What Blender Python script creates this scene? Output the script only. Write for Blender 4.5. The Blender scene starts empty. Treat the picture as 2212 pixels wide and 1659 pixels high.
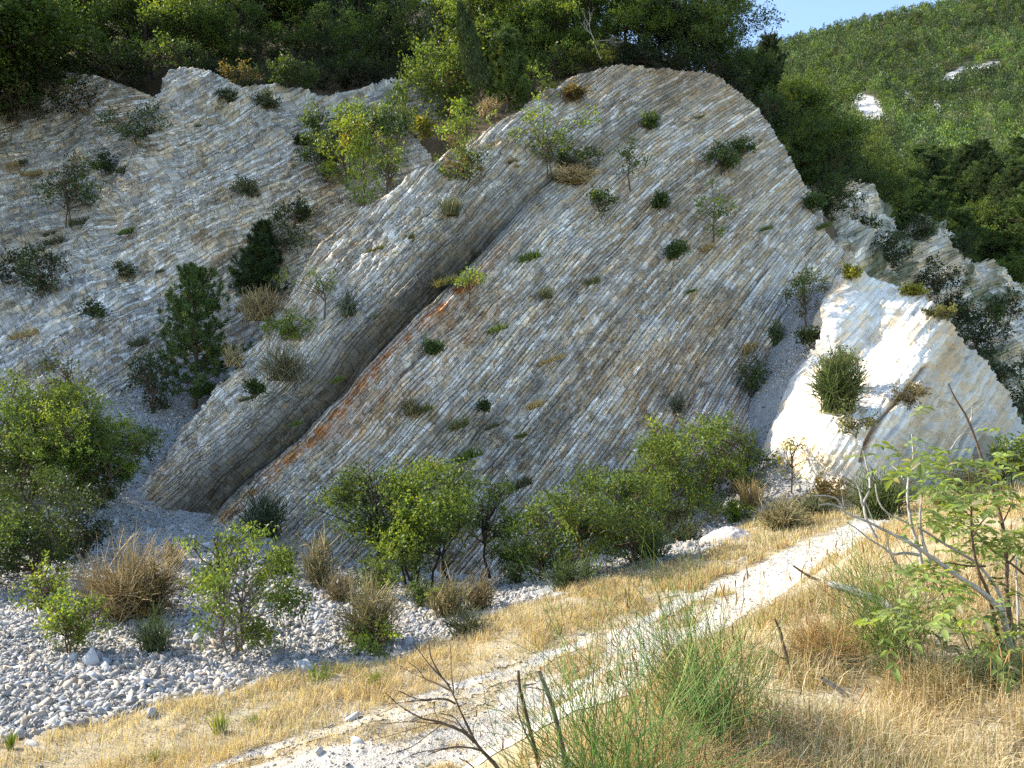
import bpy, math, random
import numpy as np
# ------------------------------------------------------------------ camera, world, sun, exposure
scene = bpy.context.scene
FPX = 1736.0          # focal length in units of a 2212 px wide picture
CU, CV = 1106.0, 829.5
cam_d = bpy.data.cameras.new("camera"); cam = bpy.data.objects.new("camera", cam_d)
scene.collection.objects.link(cam)
cam_d.sensor_width = 36; cam_d.lens = 36 * FPX / 2212.0
cam.location = (0, 0, 0); cam.rotation_euler = (math.radians(90), 0, 0)
cam_d.clip_start = 0.05; cam_d.clip_end = 5000
scene.camera = cam
SUN = np.array([-0.78, 0.32, 0.54]); SUN /= np.linalg.norm(SUN)
world = bpy.data.worlds.new("World"); scene.world = world; world.use_nodes = True
wn = world.node_tree.nodes; wl = world.node_tree.links
sky = wn.new("ShaderNodeTexSky"); sky.sky_type = 'NISHITA'; sky.sun_disc = False
sky.sun_elevation = math.asin(SUN[2]); sky.sun_rotation = math.atan2(SUN[0], SUN[1])
sky.air_density = 1.0; sky.dust_density = 0.6; sky.ozone_density = 1.4
wn["Background"].inputs[1].default_value = 0.15
wl.new(sky.outputs[0], wn["Background"].inputs[0])
sun_d = bpy.data.lights.new("sun", 'SUN'); sun_o = bpy.data.objects.new("sun", sun_d)
scene.collection.objects.link(sun_o)
sun_d.energy = 4.0; sun_d.angle = math.radians(0.5); sun_d.color = (1.0, 0.93, 0.82)
from mathutils import Vector
sun_o.rotation_euler = Vector(tuple(SUN)).to_track_quat('Z', 'Y').to_euler()
scene.view_settings.view_transform = 'Standard'; scene.view_settings.look = 'None'
scene.view_settings.gamma = 1.0; scene.view_settings.exposure = 1.3
scene.render.engine = 'CYCLES'
scene.cycles.max_bounces = 6; scene.cycles.diffuse_bounces = 3; scene.cycles.transmission_bounces = 4
scene.cycles.transparent_max_bounces = 6
scene.cycles.use_denoising = False

C = scene.collection
# ------------------------------------------------------------------ helpers
def P(u, v, Y):
    u = np.asarray(u, float); v = np.asarray(v, float); Y = np.asarray(Y, float)
    return np.stack([(u - CU) / FPX * Y, Y * np.ones_like(u), -(v - CV) / FPX * Y], -1)

def hsh(*a):
    h = np.zeros(np.broadcast(*a).shape, np.uint64)
    for k, x in enumerate(a):
        h = (h ^ (np.asarray(x).astype(np.int64).astype(np.uint64) + np.uint64(0x9E3779B97F4A7C15))) * np.uint64(0xBF58476D1CE4E5B9 + 2 * k)
        h ^= h >> np.uint64(29)
    h = h * np.uint64(0x94D049BB133111EB); h ^= h >> np.uint64(32)
    return (h & np.uint64(0xFFFFFF)).astype(float) / float(0xFFFFFF)

def vnoise(x, y, z=None, seed=0):
    if z is None: z = np.zeros_like(x)
    xi, yi, zi = np.floor(x), np.floor(y), np.floor(z)
    fx, fy, fz = x - xi, y - yi, z - zi
    fx = fx * fx * (3 - 2 * fx); fy = fy * fy * (3 - 2 * fy); fz = fz * fz * (3 - 2 * fz)
    r = 0
    for i in (0, 1):
        for j in (0, 1):
            for k in (0, 1):
                w = (fx if i else 1 - fx) * (fy if j else 1 - fy) * (fz if k else 1 - fz)
                r = r + w * hsh(xi + i, yi + j, zi + k, np.full(xi.shape, seed))
    return r * 2 - 1

def fbm(x, y, z=None, oct=4, seed=0, g=0.5):
    r = 0; a = 1; s = 0
    for o in range(oct):
        f = 2.03 ** o
        r = r + a * vnoise(x * f, y * f, None if z is None else z * f, seed + 17 * o); s += a; a *= g
    return r / s

class TPS:
    def __init__(self, X, F, lam=0.0):
        X = np.asarray(X, float); F = np.asarray(F, float); self.sc = np.abs(X).max()
        X = X / self.sc; n = len(X); self.X = X
        d = np.linalg.norm(X[:, None] - X[None], axis=2)
        K = self.k(d) + lam * np.eye(n)
        A = np.zeros((n + 3, n + 3)); A[:n, :n] = K; A[:n, n] = 1; A[:n, n + 1:] = X; A[n:, :n] = A[:n, n:].T
        self.w = np.linalg.solve(A, np.concatenate([F, np.zeros(3)]))
    def k(self, d): return np.where(d > 1e-9, d * d * np.log(np.maximum(d, 1e-9)), 0)
    def __call__(self, x, y):
        x = np.asarray(x, float) / self.sc; y = np.asarray(y, float) / self.sc; n = len(self.X)
        r = self.w[n] + self.w[n + 1] * x + self.w[n + 2] * y
        for i in range(n):
            d2 = (x - self.X[i, 0]) ** 2 + (y - self.X[i, 1]) ** 2
            r = r + self.w[i] * 0.5 * d2 * np.log(np.maximum(d2, 1e-18))
        return r

def inpoly(x, y, poly):
    c = np.zeros(x.shape, bool); n = len(poly)
    for i in range(n):
        x1, y1 = poly[i]; x2, y2 = poly[(i + 1) % n]
        if y1 == y2: continue
        c ^= ((y1 > y) != (y2 > y)) & (x < (x2 - x1) * (y - y1) / (y2 - y1) + x1)
    return c

def mesh_np(name, V, F, mat, col=None, smooth=False):
    """V (n,3); F array (m,3|4) or list of such; col (n,3) per-vertex own colour of the surface"""
    if not isinstance(F, (list, tuple)): F = [F]
    F = [f for f in F if len(f)]
    me = bpy.data.meshes.new(name)
    V = np.ascontiguousarray(V, np.float32)
    me.vertices.add(len(V)); me.vertices.foreach_set("co", V.ravel())
    loops = np.concatenate([f.ravel() for f in F]).astype(np.int32)
    tot = np.concatenate([np.full(len(f), f.shape[1]) for f in F]).astype(np.int32)
    st = np.concatenate([[0], np.cumsum(tot)[:-1]]).astype(np.int32)
    me.loops.add(len(loops)); me.loops.foreach_set("vertex_index", loops)
    me.polygons.add(len(tot)); me.polygons.foreach_set("loop_start", st); me.polygons.foreach_set("loop_total", tot)
    if smooth: me.polygons.foreach_set("use_smooth", np.ones(len(tot), bool))
    me.update(calc_edges=True)
    if col is not None:
        a = me.color_attributes.new("Col", 'FLOAT_COLOR', 'POINT')
        a.data.foreach_set("color", np.concatenate([np.clip(col, 0, 1), np.ones((len(V), 1))], 1).astype(np.float32).ravel())
    me.materials.append(mat)
    return me

def obj(name, me, parent=None, loc=None):
    o = bpy.data.objects.new(name, me); C.objects.link(o)
    if parent is not None: o.parent = parent
    if loc is not None: o.location = loc
    return o

def thing(name, label, cat, loc=(0, 0, 0), group=None, me=None):
    o = bpy.data.objects.new(name, me); C.objects.link(o); o.location = loc
    o["label"] = label; o["category"] = cat
    if group: o["group"] = group
    return o

def struct(name, me, kind='structure'):
    o = obj(name, me); o["kind"] = kind; return o

# ------------------------------------------------------------------ materials
def mat_base(name):
    m = bpy.data.materials.new(name); m.use_nodes = True
    n = m.node_tree.nodes; l = m.node_tree.links
    return m, n, l, n["Principled BSDF"]

def add_noise(n, l, scale, detail=4, rough=.6, coord='Object'):
    tc = n.new("ShaderNodeTexCoord"); t = n.new("ShaderNodeTexNoise")
    t.inputs["Scale"].default_value = scale; t.inputs["Detail"].default_value = detail; t.inputs["Roughness"].default_value = rough
    l.new(tc.outputs[coord], t.inputs["Vector"]); return t

def surf_mat(name, n_scale=9, n_amt=.35, bump=.4, bdist=.03, rough=.9, vor=0, contrast=(.55, 1.3)):
    """surface with own colour attribute, varied by fine noise, plus bump"""
    m, n, l, b = mat_base(name)
    at = n.new("ShaderNodeAttribute"); at.attribute_name = "Col"
    t = add_noise(n, l, n_scale, 6, .65)
    mr = n.new("ShaderNodeMapRange"); mr.inputs["From Min"].default_value = .3; mr.inputs["From Max"].default_value = .7
    mr.inputs["To Min"].default_value = contrast[0]; mr.inputs["To Max"].default_value = contrast[1]
    l.new(t.outputs[0], mr.inputs["Value"])
    mx = n.new("ShaderNodeMix"); mx.data_type = 'RGBA'; mx.blend_type = 'MULTIPLY'; mx.inputs[0].default_value = 1
    l.new(at.outputs["Color"], mx.inputs[6]); l.new(mr.outputs[0], mx.inputs[7])
    l.new(mx.outputs[2], b.inputs["Base Color"])
    b.inputs["Roughness"].default_value = rough; b.inputs["Specular IOR Level"].default_value = .15
    bp = n.new("ShaderNodeBump"); bp.inputs["Strength"].default_value = bump; bp.inputs["Distance"].default_value = bdist
    if vor:
        v = n.new("ShaderNodeTexVoronoi"); v.inputs["Scale"].default_value = vor
        tc = n.new("ShaderNodeTexCoord"); l.new(tc.outputs["Object"], v.inputs["Vector"])
        ad = n.new("ShaderNodeMath"); ad.operation = 'ADD'; l.new(t.outputs[0], ad.inputs[0]); l.new(v.outputs["Distance"], ad.inputs[1])
        l.new(ad.outputs[0], bp.inputs["Height"])
    else: l.new(t.outputs[0], bp.inputs["Height"])
    l.new(bp.outputs[0], b.inputs["Normal"])
    return m

def leaf_mat(name, trans=.35, rough=.5, spec=.3):
    m, n, l, b = mat_base(name)
    at = n.new("ShaderNodeAttribute"); at.attribute_name = "Col"
    t = add_noise(n, l, 3, 2)
    hs = n.new("ShaderNodeHueSaturation"); l.new(at.outputs["Color"], hs.inputs["Color"])
    mr = n.new("ShaderNodeMapRange"); mr.inputs["To Min"].default_value = .7; mr.inputs["To Max"].default_value = 1.3
    l.new(t.outputs[0], mr.inputs["Value"]); l.new(mr.outputs[0], hs.inputs["Value"])
    l.new(hs.outputs[0], b.inputs["Base Color"]); b.inputs["Roughness"].default_value = rough
    b.inputs["Specular IOR Level"].default_value = spec
    tr = n.new("ShaderNodeBsdfTranslucent")
    tm = n.new("ShaderNodeMix"); tm.data_type = 'RGBA'; tm.blend_type = 'MULTIPLY'; tm.inputs[0].default_value = 1
    l.new(hs.outputs[0], tm.inputs[6]); tm.inputs[7].default_value = (1.5, 1.35, .55, 1)
    l.new(tm.outputs[2], tr.inputs["Color"])
    ms = n.new("ShaderNodeMixShader"); ms.inputs[0].default_value = trans
    l.new(b.outputs[0], ms.inputs[1]); l.new(tr.outputs[0], ms.inputs[2])
    l.new(ms.outputs[0], n["Material Output"].inputs["Surface"])
    return m

def strata_mat(name, amt=1.0, bump=.9, ratio=2.4, broken=.5):
    """bedded, jointed limestone. Attribute ST = (along the bed, bed number); every bed has its own joints"""
    m, n, l, b = mat_base(name)
    col = n.new("ShaderNodeAttribute"); col.attribute_name = "Col"
    st = n.new("ShaderNodeAttribute"); st.attribute_name = "ST"
    tc = n.new("ShaderNodeTexCoord")
    def M(op, a, b_=None, c_=None, clamp=False):
        q = n.new("ShaderNodeMath"); q.operation = op; q.use_clamp = clamp
        for i, x in enumerate((a, b_, c_)):
            if x is None: continue
            if isinstance(x, (int, float)): q.inputs[i].default_value = x
            else: l.new(x, q.inputs[i])
        return q.outputs[0]
    def noise(vec, scale, det=3):
        q = n.new("ShaderNodeTexNoise"); q.inputs["Scale"].default_value = scale; q.inputs["Detail"].default_value = det
        if vec is not None: l.new(vec, q.inputs["Vector"])
        return q.outputs[0]
    sp = n.new("ShaderNodeSeparateXYZ"); l.new(st.outputs["Vector"], sp.inputs[0]); t, q = sp.outputs[0], sp.outputs[1]
    jit = noise(tc.outputs["Object"], 5, 3); big = noise(tc.outputs["Object"], .45, 3)
    def wn(x, y):
        c = n.new("ShaderNodeCombineXYZ"); l.new(x, c.inputs[0]); (l.new(y, c.inputs[1]) if not isinstance(y, (int, float)) else setattr(c.inputs[1], 'default_value', y))
        w = n.new("ShaderNodeTexWhiteNoise"); w.noise_dimensions = '2D'; l.new(c.outputs[0], w.inputs[0]); s_ = n.new("ShaderNodeSeparateColor"); l.new(w.outputs["Color"], s_.inputs[0]); return s_.outputs
    def layer(k, off, wd, keep, soft):
        qq = M('ADD', M('MULTIPLY', q, k), M('MULTIPLY', jit, .35)); row = M('FLOOR', qq); fs = M('FRACT', qq)
        r = wn(row, off)
        tt = M('ADD', M('DIVIDE', M('MULTIPLY_ADD', jit, .10, t), M('MULTIPLY_ADD', r[0], wd * 1.1, wd * .55)), M('MULTIPLY', r[1], 37.)); tt = M('ADD', tt, M('MULTIPLY', noise(tc.outputs["Object"], 1.7, 1), 1.2))
        cl = M('FLOOR', tt); ft = M('FRACT', tt); rc = wn(cl, row)
        es = M('MINIMUM', fs, M('SUBTRACT', 1, fs)); et = M('MINIMUM', ft, M('SUBTRACT', 1, ft))
        gs = M('SUBTRACT', 1, M('DIVIDE', es, soft), clamp=True); gt = M('SUBTRACT', 1, M('DIVIDE', et, soft / ratio * .8), clamp=True)
        gt = M('MULTIPLY', gt, M('GREATER_THAN', rc[2], keep)); gs = M('MULTIPLY', gs, M('MULTIPLY_ADD', r[2], .85, .12))
        return r, rc, M('MAXIMUM', gs, M('MULTIPLY', gt, .75)), fs, ft
    r1, c1, g1, fs1, ft1 = layer(1.0, 3.3, .30, .30, .11)
    r2, c2, g2, fs2, ft2 = layer(2.6, 7.7, .15, .45, .16)
    brk = M('MULTIPLY', M('SUBTRACT', big, .42), 5 * broken, clamp=True)                 # how crumbled the beds are here
    v = M('MULTIPLY', M('MULTIPLY_ADD', c1[0], .42 * amt, 1 - .20 * amt), M('MULTIPLY_ADD', r1[2], .26 * amt, 1 - .12 * amt))
    v = M('MULTIPLY', v, M('ADD', 1, M('MULTIPLY', M('SUBTRACT', c2[0], .5), M('MULTIPLY_ADD', brk, .55 * amt, .18 * amt))))
    crack = M('MAXIMUM', g1, M('MULTIPLY', g2, M('MULTIPLY_ADD', brk, .7, .2)))
    v = M('MULTIPLY', v, M('SUBTRACT', 1, M('MULTIPLY', crack, .55 * amt)))
    grain = noise(tc.outputs["Object"], 22, 5); v = M('MULTIPLY', v, M('MULTIPLY_ADD', grain, .5, .75))
    mx = n.new("ShaderNodeMix"); mx.data_type = 'RGBA'; mx.blend_type = 'MULTIPLY'; mx.inputs[0].default_value = 1
    l.new(col.outputs["Color"], mx.inputs[6]); l.new(v, mx.inputs[7])
    t1 = n.new("ShaderNodeMix"); t1.data_type = 'RGBA'; t1.blend_type = 'MULTIPLY'; t1.inputs[7].default_value = (1.0, .86, .66, 1); l.new(mx.outputs[2], t1.inputs[6]); l.new(M('MULTIPLY', M('GREATER_THAN', c1[2], .68), .8), t1.inputs[0])
    l.new(t1.outputs[2], b.inputs["Base Color"]); b.inputs["Roughness"].default_value = .92; b.inputs["Specular IOR Level"].default_value = .12
    h = M('ADD', M('MULTIPLY', c1[1], .8), M('MULTIPLY', M('MULTIPLY', c2[1], .7), M('MULTIPLY_ADD', brk, .8, .2)))
    h = M('ADD', h, M('MULTIPLY', M('SUBTRACT', c1[0], .5), M('MULTIPLY', ft1, 1.1))); h = M('ADD', h, M('MULTIPLY', M('SUBTRACT', c2[2], .5), M('MULTIPLY', fs2, .9)))
    h = M('SUBTRACT', h, M('MULTIPLY', crack, 1.1)); h = M('ADD', h, M('MULTIPLY', grain, .25))
    bp = n.new("ShaderNodeBump"); bp.inputs["Strength"].default_value = bump; bp.inputs["Distance"].default_value = .05; l.new(h, bp.inputs["Height"]); l.new(bp.outputs[0], b.inputs["Normal"])
    return m
M_rock = strata_mat("limestone_beds", .85, broken=1.8)
M_rock2 = strata_mat("crumbled_limestone", broken=2.2)
M_pale = strata_mat("white_limestone", .4, .45)
M_ground = surf_mat("soil_and_gravel", 30, .3, .7, .012, .95, vor=45, contrast=(.7, 1.2))
M_path = surf_mat("white_gravel", 40, .3, .8, .010, .95, vor=60, contrast=(.8, 1.15))
M_stone = surf_mat("broken_limestone", 14, .3, .4, .01, .9, contrast=(.8, 1.15))
M_bark = surf_mat("bark", 30, .3, .6, .01, .9, contrast=(.6, 1.25))
M_leaf = leaf_mat("leaves", .46)
M_needle = leaf_mat("needles", .2, .6, .2)
M_straw = leaf_mat("dry_straw", .25, .7, .15)

# ------------------------------------------------------------------ ground
gp = [(1300,1659,3.4),(1640,1640,3.4),(2000,1640,3.3),(2212,1640,3.2),(2212,1400,4.3),(2100,1400,4.2),(1900,1450,4.2),
 (1640,1350,5.6),(1800,1300,6),(2000,1250,6.5),(2212,1200,7),(1850,1190,9.5),(2000,1130,11),(2200,1100,12),(1250,1500,4.6),(1100,1659,3.8),
 (500,1640,6.9),(800,1620,7.0),(1000,1500,8.3),(1300,1350,10.3),(1500,1290,11.2),(1600,1220,12.6),(1700,1200,12.8),(1850,1140,15),(1640,1290,10.8),
 (50,1600,7.6),(480,1500,8.7),(700,1440,9.6),(940,1390,10.5),(1050,1320,12),(1300,1240,14),(1500,1190,14.8),(1700,1130,17),(1850,1100,18),
 (50,1450,9.3),(300,1350,11.2),(600,1350,11.5),(100,1280,13),(400,1230,14),(650,1280,13.5),(850,1300,13.8),(200,1150,17.5),(450,1150,17),
 (150,1050,19),(300,1075,20.5),(640,1200,17.3),(900,1255,17.3),(1100,1250,17.8),(1300,1210,18.5),(1500,1125,21),(1600,1050,23),(1600,950,25.7),
 (1680,850,25.7),(1640,850,26.5),(1720,760,27.3),(1760,680,28.4),(1800,610,30),(1650,1060,20.3),(1700,950,22.0),(1725,880,23.2),(1765,760,25.6),(330,960,23),(370,900,24.5),(420,845,26),(0,900,24),(-200,1000,20),(-200,1300,12),
 (500,700,30),(2000,1060,20),(2150,1020,21),(2212,990,25),(1900,1050,22),(1700,1040,23.5),(2600,1000,25)]
G = [tuple(P(*g)) for g in gp]
G += [(0,0,-1.6),(-2,1,-1.95),(-4,3,-2.9),(3,0,-1.45),(6,3,-1.3),(0,-5,-1.4),(-6,-3,-3),(0,5.6,-2.95),(1,6.8,-3.0),(2.5,8,-2.78),(3.4,8.8,-2.55),
      (-15,40,0),(0,40,-1),(15,45,-2),(16.5,33,-2),(18.5,27,-2.6),(6.3,27.5,-3.5),(5,24,-3.8),(3,24,-4.5),(20,31,-3),(24,38,-4),(30,45,-3),(-40,30,2),(50,20,-2),(20,5,-.5),(-14,6,-3.6)]
G = np.array(G, float)
tpsG = TPS(G[:, :2], G[:, 2], 1e-5)
def gz0(x, y): return tpsG(x, y)
def gz(x, y):
    r = np.hypot(x, y)
    a = np.clip(r / 12, .25, 1.6)
    return gz0(x, y) + a * .10 * fbm(x * .9, y * .9, oct=3, seed=3) + .025 * fbm(x * 6, y * 6, oct=3, seed=5)
def hit(u, v):
    """distance along the view line at which the line through (u, v) meets the ground"""
    Y = np.exp(np.linspace(math.log(1.5), math.log(60), 700))
    p = P(np.full_like(Y, u), np.full_like(Y, v), Y)
    d = p[:, 2] - gz0(p[:, 0], p[:, 1])
    k = np.where(d < 0)[0]
    return Y[k[0]] if len(k) else 30.0

def to_uv(x, y, z): return CU + FPX * x / y, CV - FPX * z / y

# outlines on the ground (traced as seen, then laid on the terrain)
SCREE = [(-900,1640),(0,1600),(200,1560),(480,1500),(700,1440),(850,1420),(960,1385),(1050,1325),(1180,1290),(1330,1240),(1500,1190),(1650,1110),
         (1700,1080),(1790,1040),(1790,600),(1700,500),(1000,700),(600,500),(-900,500)]
PATHA = [(300,1720),(500,1640),(700,1565),(900,1500),(1100,1425),(1300,1345),(1480,1280),(1640,1215),(1800,1145),(1880,1110),(1960,1105),(1900,1160),(1800,1215),(1700,1285),(1640,1320),(1500,1400),(1340,1520),(1250,1600),(1180,1720)]

def world_poly(poly):
    out = []
    for (u, v) in poly:
        Y = hit(u, min(v, 1700)) if v > 1000 else 30
        q = P(u, v, Y); out.append((q[0], q[1]))
    return out
PATHW = None

def ground_sheet():
    nt, ny = 760, 620
    T = np.linspace(-1.35, 1.35, nt)
    Y = np.exp(np.linspace(math.log(.6), math.log(75), ny))
    TT, YY = np.meshgrid(T, Y)
    X = TT * (YY + 1.5)
    Z = gz(X, YY)
    u, v = to_uv(X, YY, Z)
    w = 18 * fbm(X * 1.3, YY * 1.3, oct=4, seed=9)
    scr = inpoly(u + w, v + w, SCREE) & (YY > 5)
    n1 = fbm(X * .8, YY * .8, oct=4, seed=21); n2 = fbm(X * 5, YY * 5, oct=3, seed=23)
    grav = np.array([.58, .54, .46]); soil = np.array([.33, .26, .16]); straw = np.array([.44, .36, .21]); sc = np.array([.33, .33, .32])
    a = np.clip(.5 + 1.1 * n1 + .5 * n2, 0, 1)[..., None]
    col = straw * (1 - a) + soil * a
    b = np.clip(-.2 + 2.2 * n2, 0, 1)[..., None]; col = col * (1 - b * .5) + grav * b * .5
    col = np.where(scr[..., None], sc * (1 + .25 * n2[..., None]), col)
    idx = np.arange(nt * ny).reshape(ny, nt)
    F = np.stack([idx[:-1, :-1], idx[:-1, 1:], idx[1:, 1:], idx[1:, :-1]], -1).reshape(-1, 4)
    V = np.stack([X, YY, Z], -1).reshape(-1, 3)
    struct("ground", mesh_np("ground", V, F, M_ground, col.reshape(-1, 3), True))
    # the track: white gravel sheet lying just above the ground
    nt, ny = 1300, 1000
    T = np.linspace(-.55, .55, nt); Y = np.exp(np.linspace(math.log(4.2), math.log(21), ny))
    TT, YY = np.meshgrid(T, Y); X = TT * (YY + 1.5); Z = gz(X, YY); u, v = to_uv(X, YY, Z)
    n2 = fbm(X * 5, YY * 5, oct=3, seed=23)
    w2 = 16 * fbm(X * 1.6, YY * 1.6, oct=4, seed=31)
    ins = inpoly(u + w2, v + w2 * .6, PATHA)
    strip = fbm(X * .8 + YY * .8, (YY - X) * 3.0, oct=4, seed=41) - .5 * np.clip((YY - 9.5) / 4, 0, 1) + .25 * fbm(X * 9, YY * 9, oct=3, seed=43)
    ins &= ~(strip > .24)
    f = ins[:-1, :-1] & ins[:-1, 1:] & ins[1:, 1:] & ins[1:, :-1]
    idx = np.arange(nt * ny).reshape(ny, nt)
    F = np.stack([idx[:-1, :-1], idx[:-1, 1:], idx[1:, 1:], idx[1:, :-1]], -1)
    Fp = F[f]; used = np.unique(Fp); mp = np.zeros(nt * ny, int); mp[used] = np.arange(len(used))
    Vp = np.stack([X, YY, Z], -1).reshape(-1, 3)[used] + np.array([0, 0, .006])
    e = np.clip((strip.reshape(-1)[used] + .15) / .35, 0, 1)[:, None]
    cp = np.array([.55, .505, .425]) * (1 - e) + np.array([.56, .46, .30]) * e
    cp = cp * (1 + .14 * n2.reshape(-1)[used][:, None])
    struct("path", mesh_np("path", Vp, mp[Fp], M_path, cp, True))
    return
ground_sheet()

# ------------------------------------------------------------------ rock faces
def dir_field(anch, deg=4, lam=1e-3):
    """smooth s(u,v) whose level lines follow the bedding traces given as (u, v, angle)"""
    A = []; B = []
    sc = 1000.
    pw = [(i, j) for i in range(deg + 1) for j in range(deg + 1 - i) if i + j > 0]
    for (u, v, a) in anch:
        x, y = (u - 1000) / sc, (v - 700) / sc; a = math.radians(a)
        d = (math.cos(a), -math.sin(a)); nrm = (math.sin(a), math.cos(a))
        gx = [i * x ** max(i - 1, 0) * y ** j if i else 0 for i, j in pw]
        gy = [j * y ** max(j - 1, 0) * x ** i if j else 0 for i, j in pw]
        A.append([p * d[0] + q * d[1] for p, q in zip(gx, gy)]); B.append(0)
        A.append([.35 * (p * nrm[0] + q * nrm[1]) for p, q in zip(gx, gy)]); B.append(.35)
    A = np.array(A); B = np.array(B)
    c = np.linalg.solve(A.T @ A + lam * np.eye(len(pw)), A.T @ B)
    def s(u, v):
        x, y = (u - 1000) / sc, (v - 700) / sc; r = 0
        for (i, j), k in zip(pw, c): r = r + k * x ** i * y ** j
        return r * sc
    return s

def blocks(s, t, th, ln, seed, warp=1.0):
    """broken beds: returns (relief, groove 0..1, random per block, random per bed)"""
    s = s + warp * th * 1.3 * fbm(s / th * .08, t / th * .03, oct=2, seed=seed) + warp * th * .35 * fbm(s / th * .35, t / th * .14, oct=3, seed=seed + 1)
    q = s / th
    q = q + .85 * vnoise(q * .29, q * 0 + .5, seed=seed + 2)
    i = np.floor(q); fs = q - i
    L = ln * (.6 + .9 * hsh(i, i * 0 + seed))
    tt = t / L + 7 * hsh(i, i * 0 + seed + 5)
    tt = tt + .45 * vnoise(tt * .7, i * 3.7, seed=seed + 3) + .12 * vnoise(fs * 2, tt * 3, seed=seed + 4)
    j = np.floor(tt); ft = tt - j
    rb = hsh(i, j, i * 0 + seed); rb2 = hsh(i, j, i * 0 + seed + 9); rb3 = hsh(i, j, i * 0 + seed + 19); ri = hsh(i, i * 0 + seed + 33)
    es = np.minimum(fs, 1 - fs); et = np.minimum(ft, 1 - ft) * (L / th)
    rel = (rb - .5) * .8 + (ri - .5) * 1.15 + (rb2 - .5) * 1.3 * (ft - .5) + (rb3 - .5) * 1.0 * (fs - .5)
    gr = np.maximum(np.clip(1 - es / .17, 0, 1), .55 * np.clip(1 - et / .14, 0, 1) * (hsh(i, j, i * 0 + seed + 77) > .3))
    return rel, gr, rb2, ri, q

def lerp(a, b, k):
    k = np.clip(k, 0, 1)
    return a * (1 - k[..., None]) + b * k[..., None]

class Sheet:
    def __init__(self, ctrl):
        c = np.array(ctrl, float); self.t = TPS(c[:, :2], c[:, 2], 2e-5)
    def Y(self, u, v): return self.t(u, v)
    def at(self, u, v, back=0): return P(u, v, float(self.Y(u, v)) + back)

def build_sheet(name, sh, poly, step, paint, mat, amp, edge=9, back=(0, 5, -1.5), seedx=0, big=.5):
    p = np.array(poly, float)
    u0, v0 = p.min(0) - 20; u1, v1 = p.max(0) + 20
    U, V = np.meshgrid(np.arange(u0, u1, step), np.arange(v0, v1, step))
    # evaluate the smooth depth on a coarse grid, then interpolate
    cs = 12
    cu = np.arange(u0, u1 + cs * 2, cs); cv = np.arange(v0, v1 + cs * 2, cs)
    CUg, CVg = np.meshgrid(cu, cv); D = sh.Y(CUg, CVg)
    fx = (U - u0) / cs; fy = (V - v0) / cs; ix = fx.astype(int); iy = fy.astype(int); fx -= ix; fy -= iy
    Y = D[iy, ix] * (1 - fx) * (1 - fy) + D[iy, ix + 1] * fx * (1 - fy) + D[iy + 1, ix] * (1 - fx) * fy + D[iy + 1, ix + 1] * fx * fy
    base = P(U, V, Y)
    du = np.gradient(base, axis=1); dv = np.gradient(base, axis=0)
    n = np.cross(dv, du); n /= np.linalg.norm(n, axis=2, keepdims=True) + 1e-9
    n = np.where(n[..., 1:2] > 0, -n, n)
    x, y, z = base[..., 0], base[..., 1], base[..., 2]
    g = big * (fbm(x * .3, y * .3, z * .3, 3, seedx + 50) * 1.4 + .16 * fbm(x * 1.6, y * 1.6, z * 1.6, 3, seedx + 60))
    rel, col, ST = paint(U, V, base); col = col * np.array([1.15, 1.12, 1.07])
    pos = base + n * (g + amp * rel)[..., None]
    we = edge * fbm(U / 38, V / 38, oct=5, seed=seedx + 70, g=.6)
    ins = inpoly(U + we, V + we * .8 - we * .2, poly)
    cell = ins[:-1, :-1] & ins[:-1, 1:] & ins[1:, 1:] & ins[1:, :-1]
    ny, nx = U.shape; idx = np.arange(nx * ny).reshape(ny, nx)
    Fq = np.stack([idx[:-1, :-1], idx[1:, :-1], idx[1:, 1:], idx[:-1, 1:]], -1)
    Fk = Fq[cell]
    # boundary edges -> real thickness behind the face
    E = np.concatenate([Fk[:, [0, 1]], Fk[:, [1, 2]], Fk[:, [2, 3]], Fk[:, [3, 0]]])
    key = np.sort(E, 1); key = key[:, 0].astype(np.int64) * (nx * ny) + key[:, 1]
    _, inv, cnt = np.unique(key, return_inverse=True, return_counts=True)
    be = E[cnt[inv.ravel()] == 1]
    used = np.unique(Fk); mp = np.full(nx * ny, -1); mp[used] = np.arange(len(used))
    Vv = pos.reshape(-1, 3)[used]; cc = col.reshape(-1, 3)[used]
    bu = np.unique(be); m2 = np.full(nx * ny, -1); m2[bu] = np.arange(len(bu)) + len(used)
    Vb = pos.reshape(-1, 3)[bu] + np.array(back)
    m3 = np.full(nx * ny, -1); m3[bu] = np.arange(len(bu)) + len(used) + len(bu)
    Vc = pos.reshape(-1, 3)[bu] + np.array(back) * .08
    cb = col.reshape(-1, 3)[bu] * 0 + np.array([.4, .36, .3])
    Fs1 = np.stack([mp[be[:, 1]], mp[be[:, 0]], m3[be[:, 0]], m3[be[:, 1]]], 1)
    Fs2 = np.stack([m3[be[:, 1]], m3[be[:, 0]], m2[be[:, 0]], m2[be[:, 1]]], 1)
    me = mesh_np(name, np.concatenate([Vv, Vb, Vc]), [mp[Fk], Fs1, Fs2], mat, np.concatenate([cc, cb, cc[mp[bu]]]), False)
    sv = ST.reshape(-1, 3); at = me.attributes.new("ST", 'FLOAT_VECTOR', 'POINT')
    at.data.foreach_set("vector", np.concatenate([sv[used], sv[bu] + 3, sv[bu]]).astype(np.float32).ravel())
    return struct(name, me)

LIME = np.array([.63, .58, .49]); TAN = np.array([.52, .40, .25]); GREY = np.array([.36, .355, .345]); WHITE = np.array([.76, .74, .69])
DARK = np.array([.075, .07, .055]); ORANGE = np.array([.42, .16, .045]); OLIVE = np.array([.20, .165, .105]); SOIL = np.array([.34, .24, .16])

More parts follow.
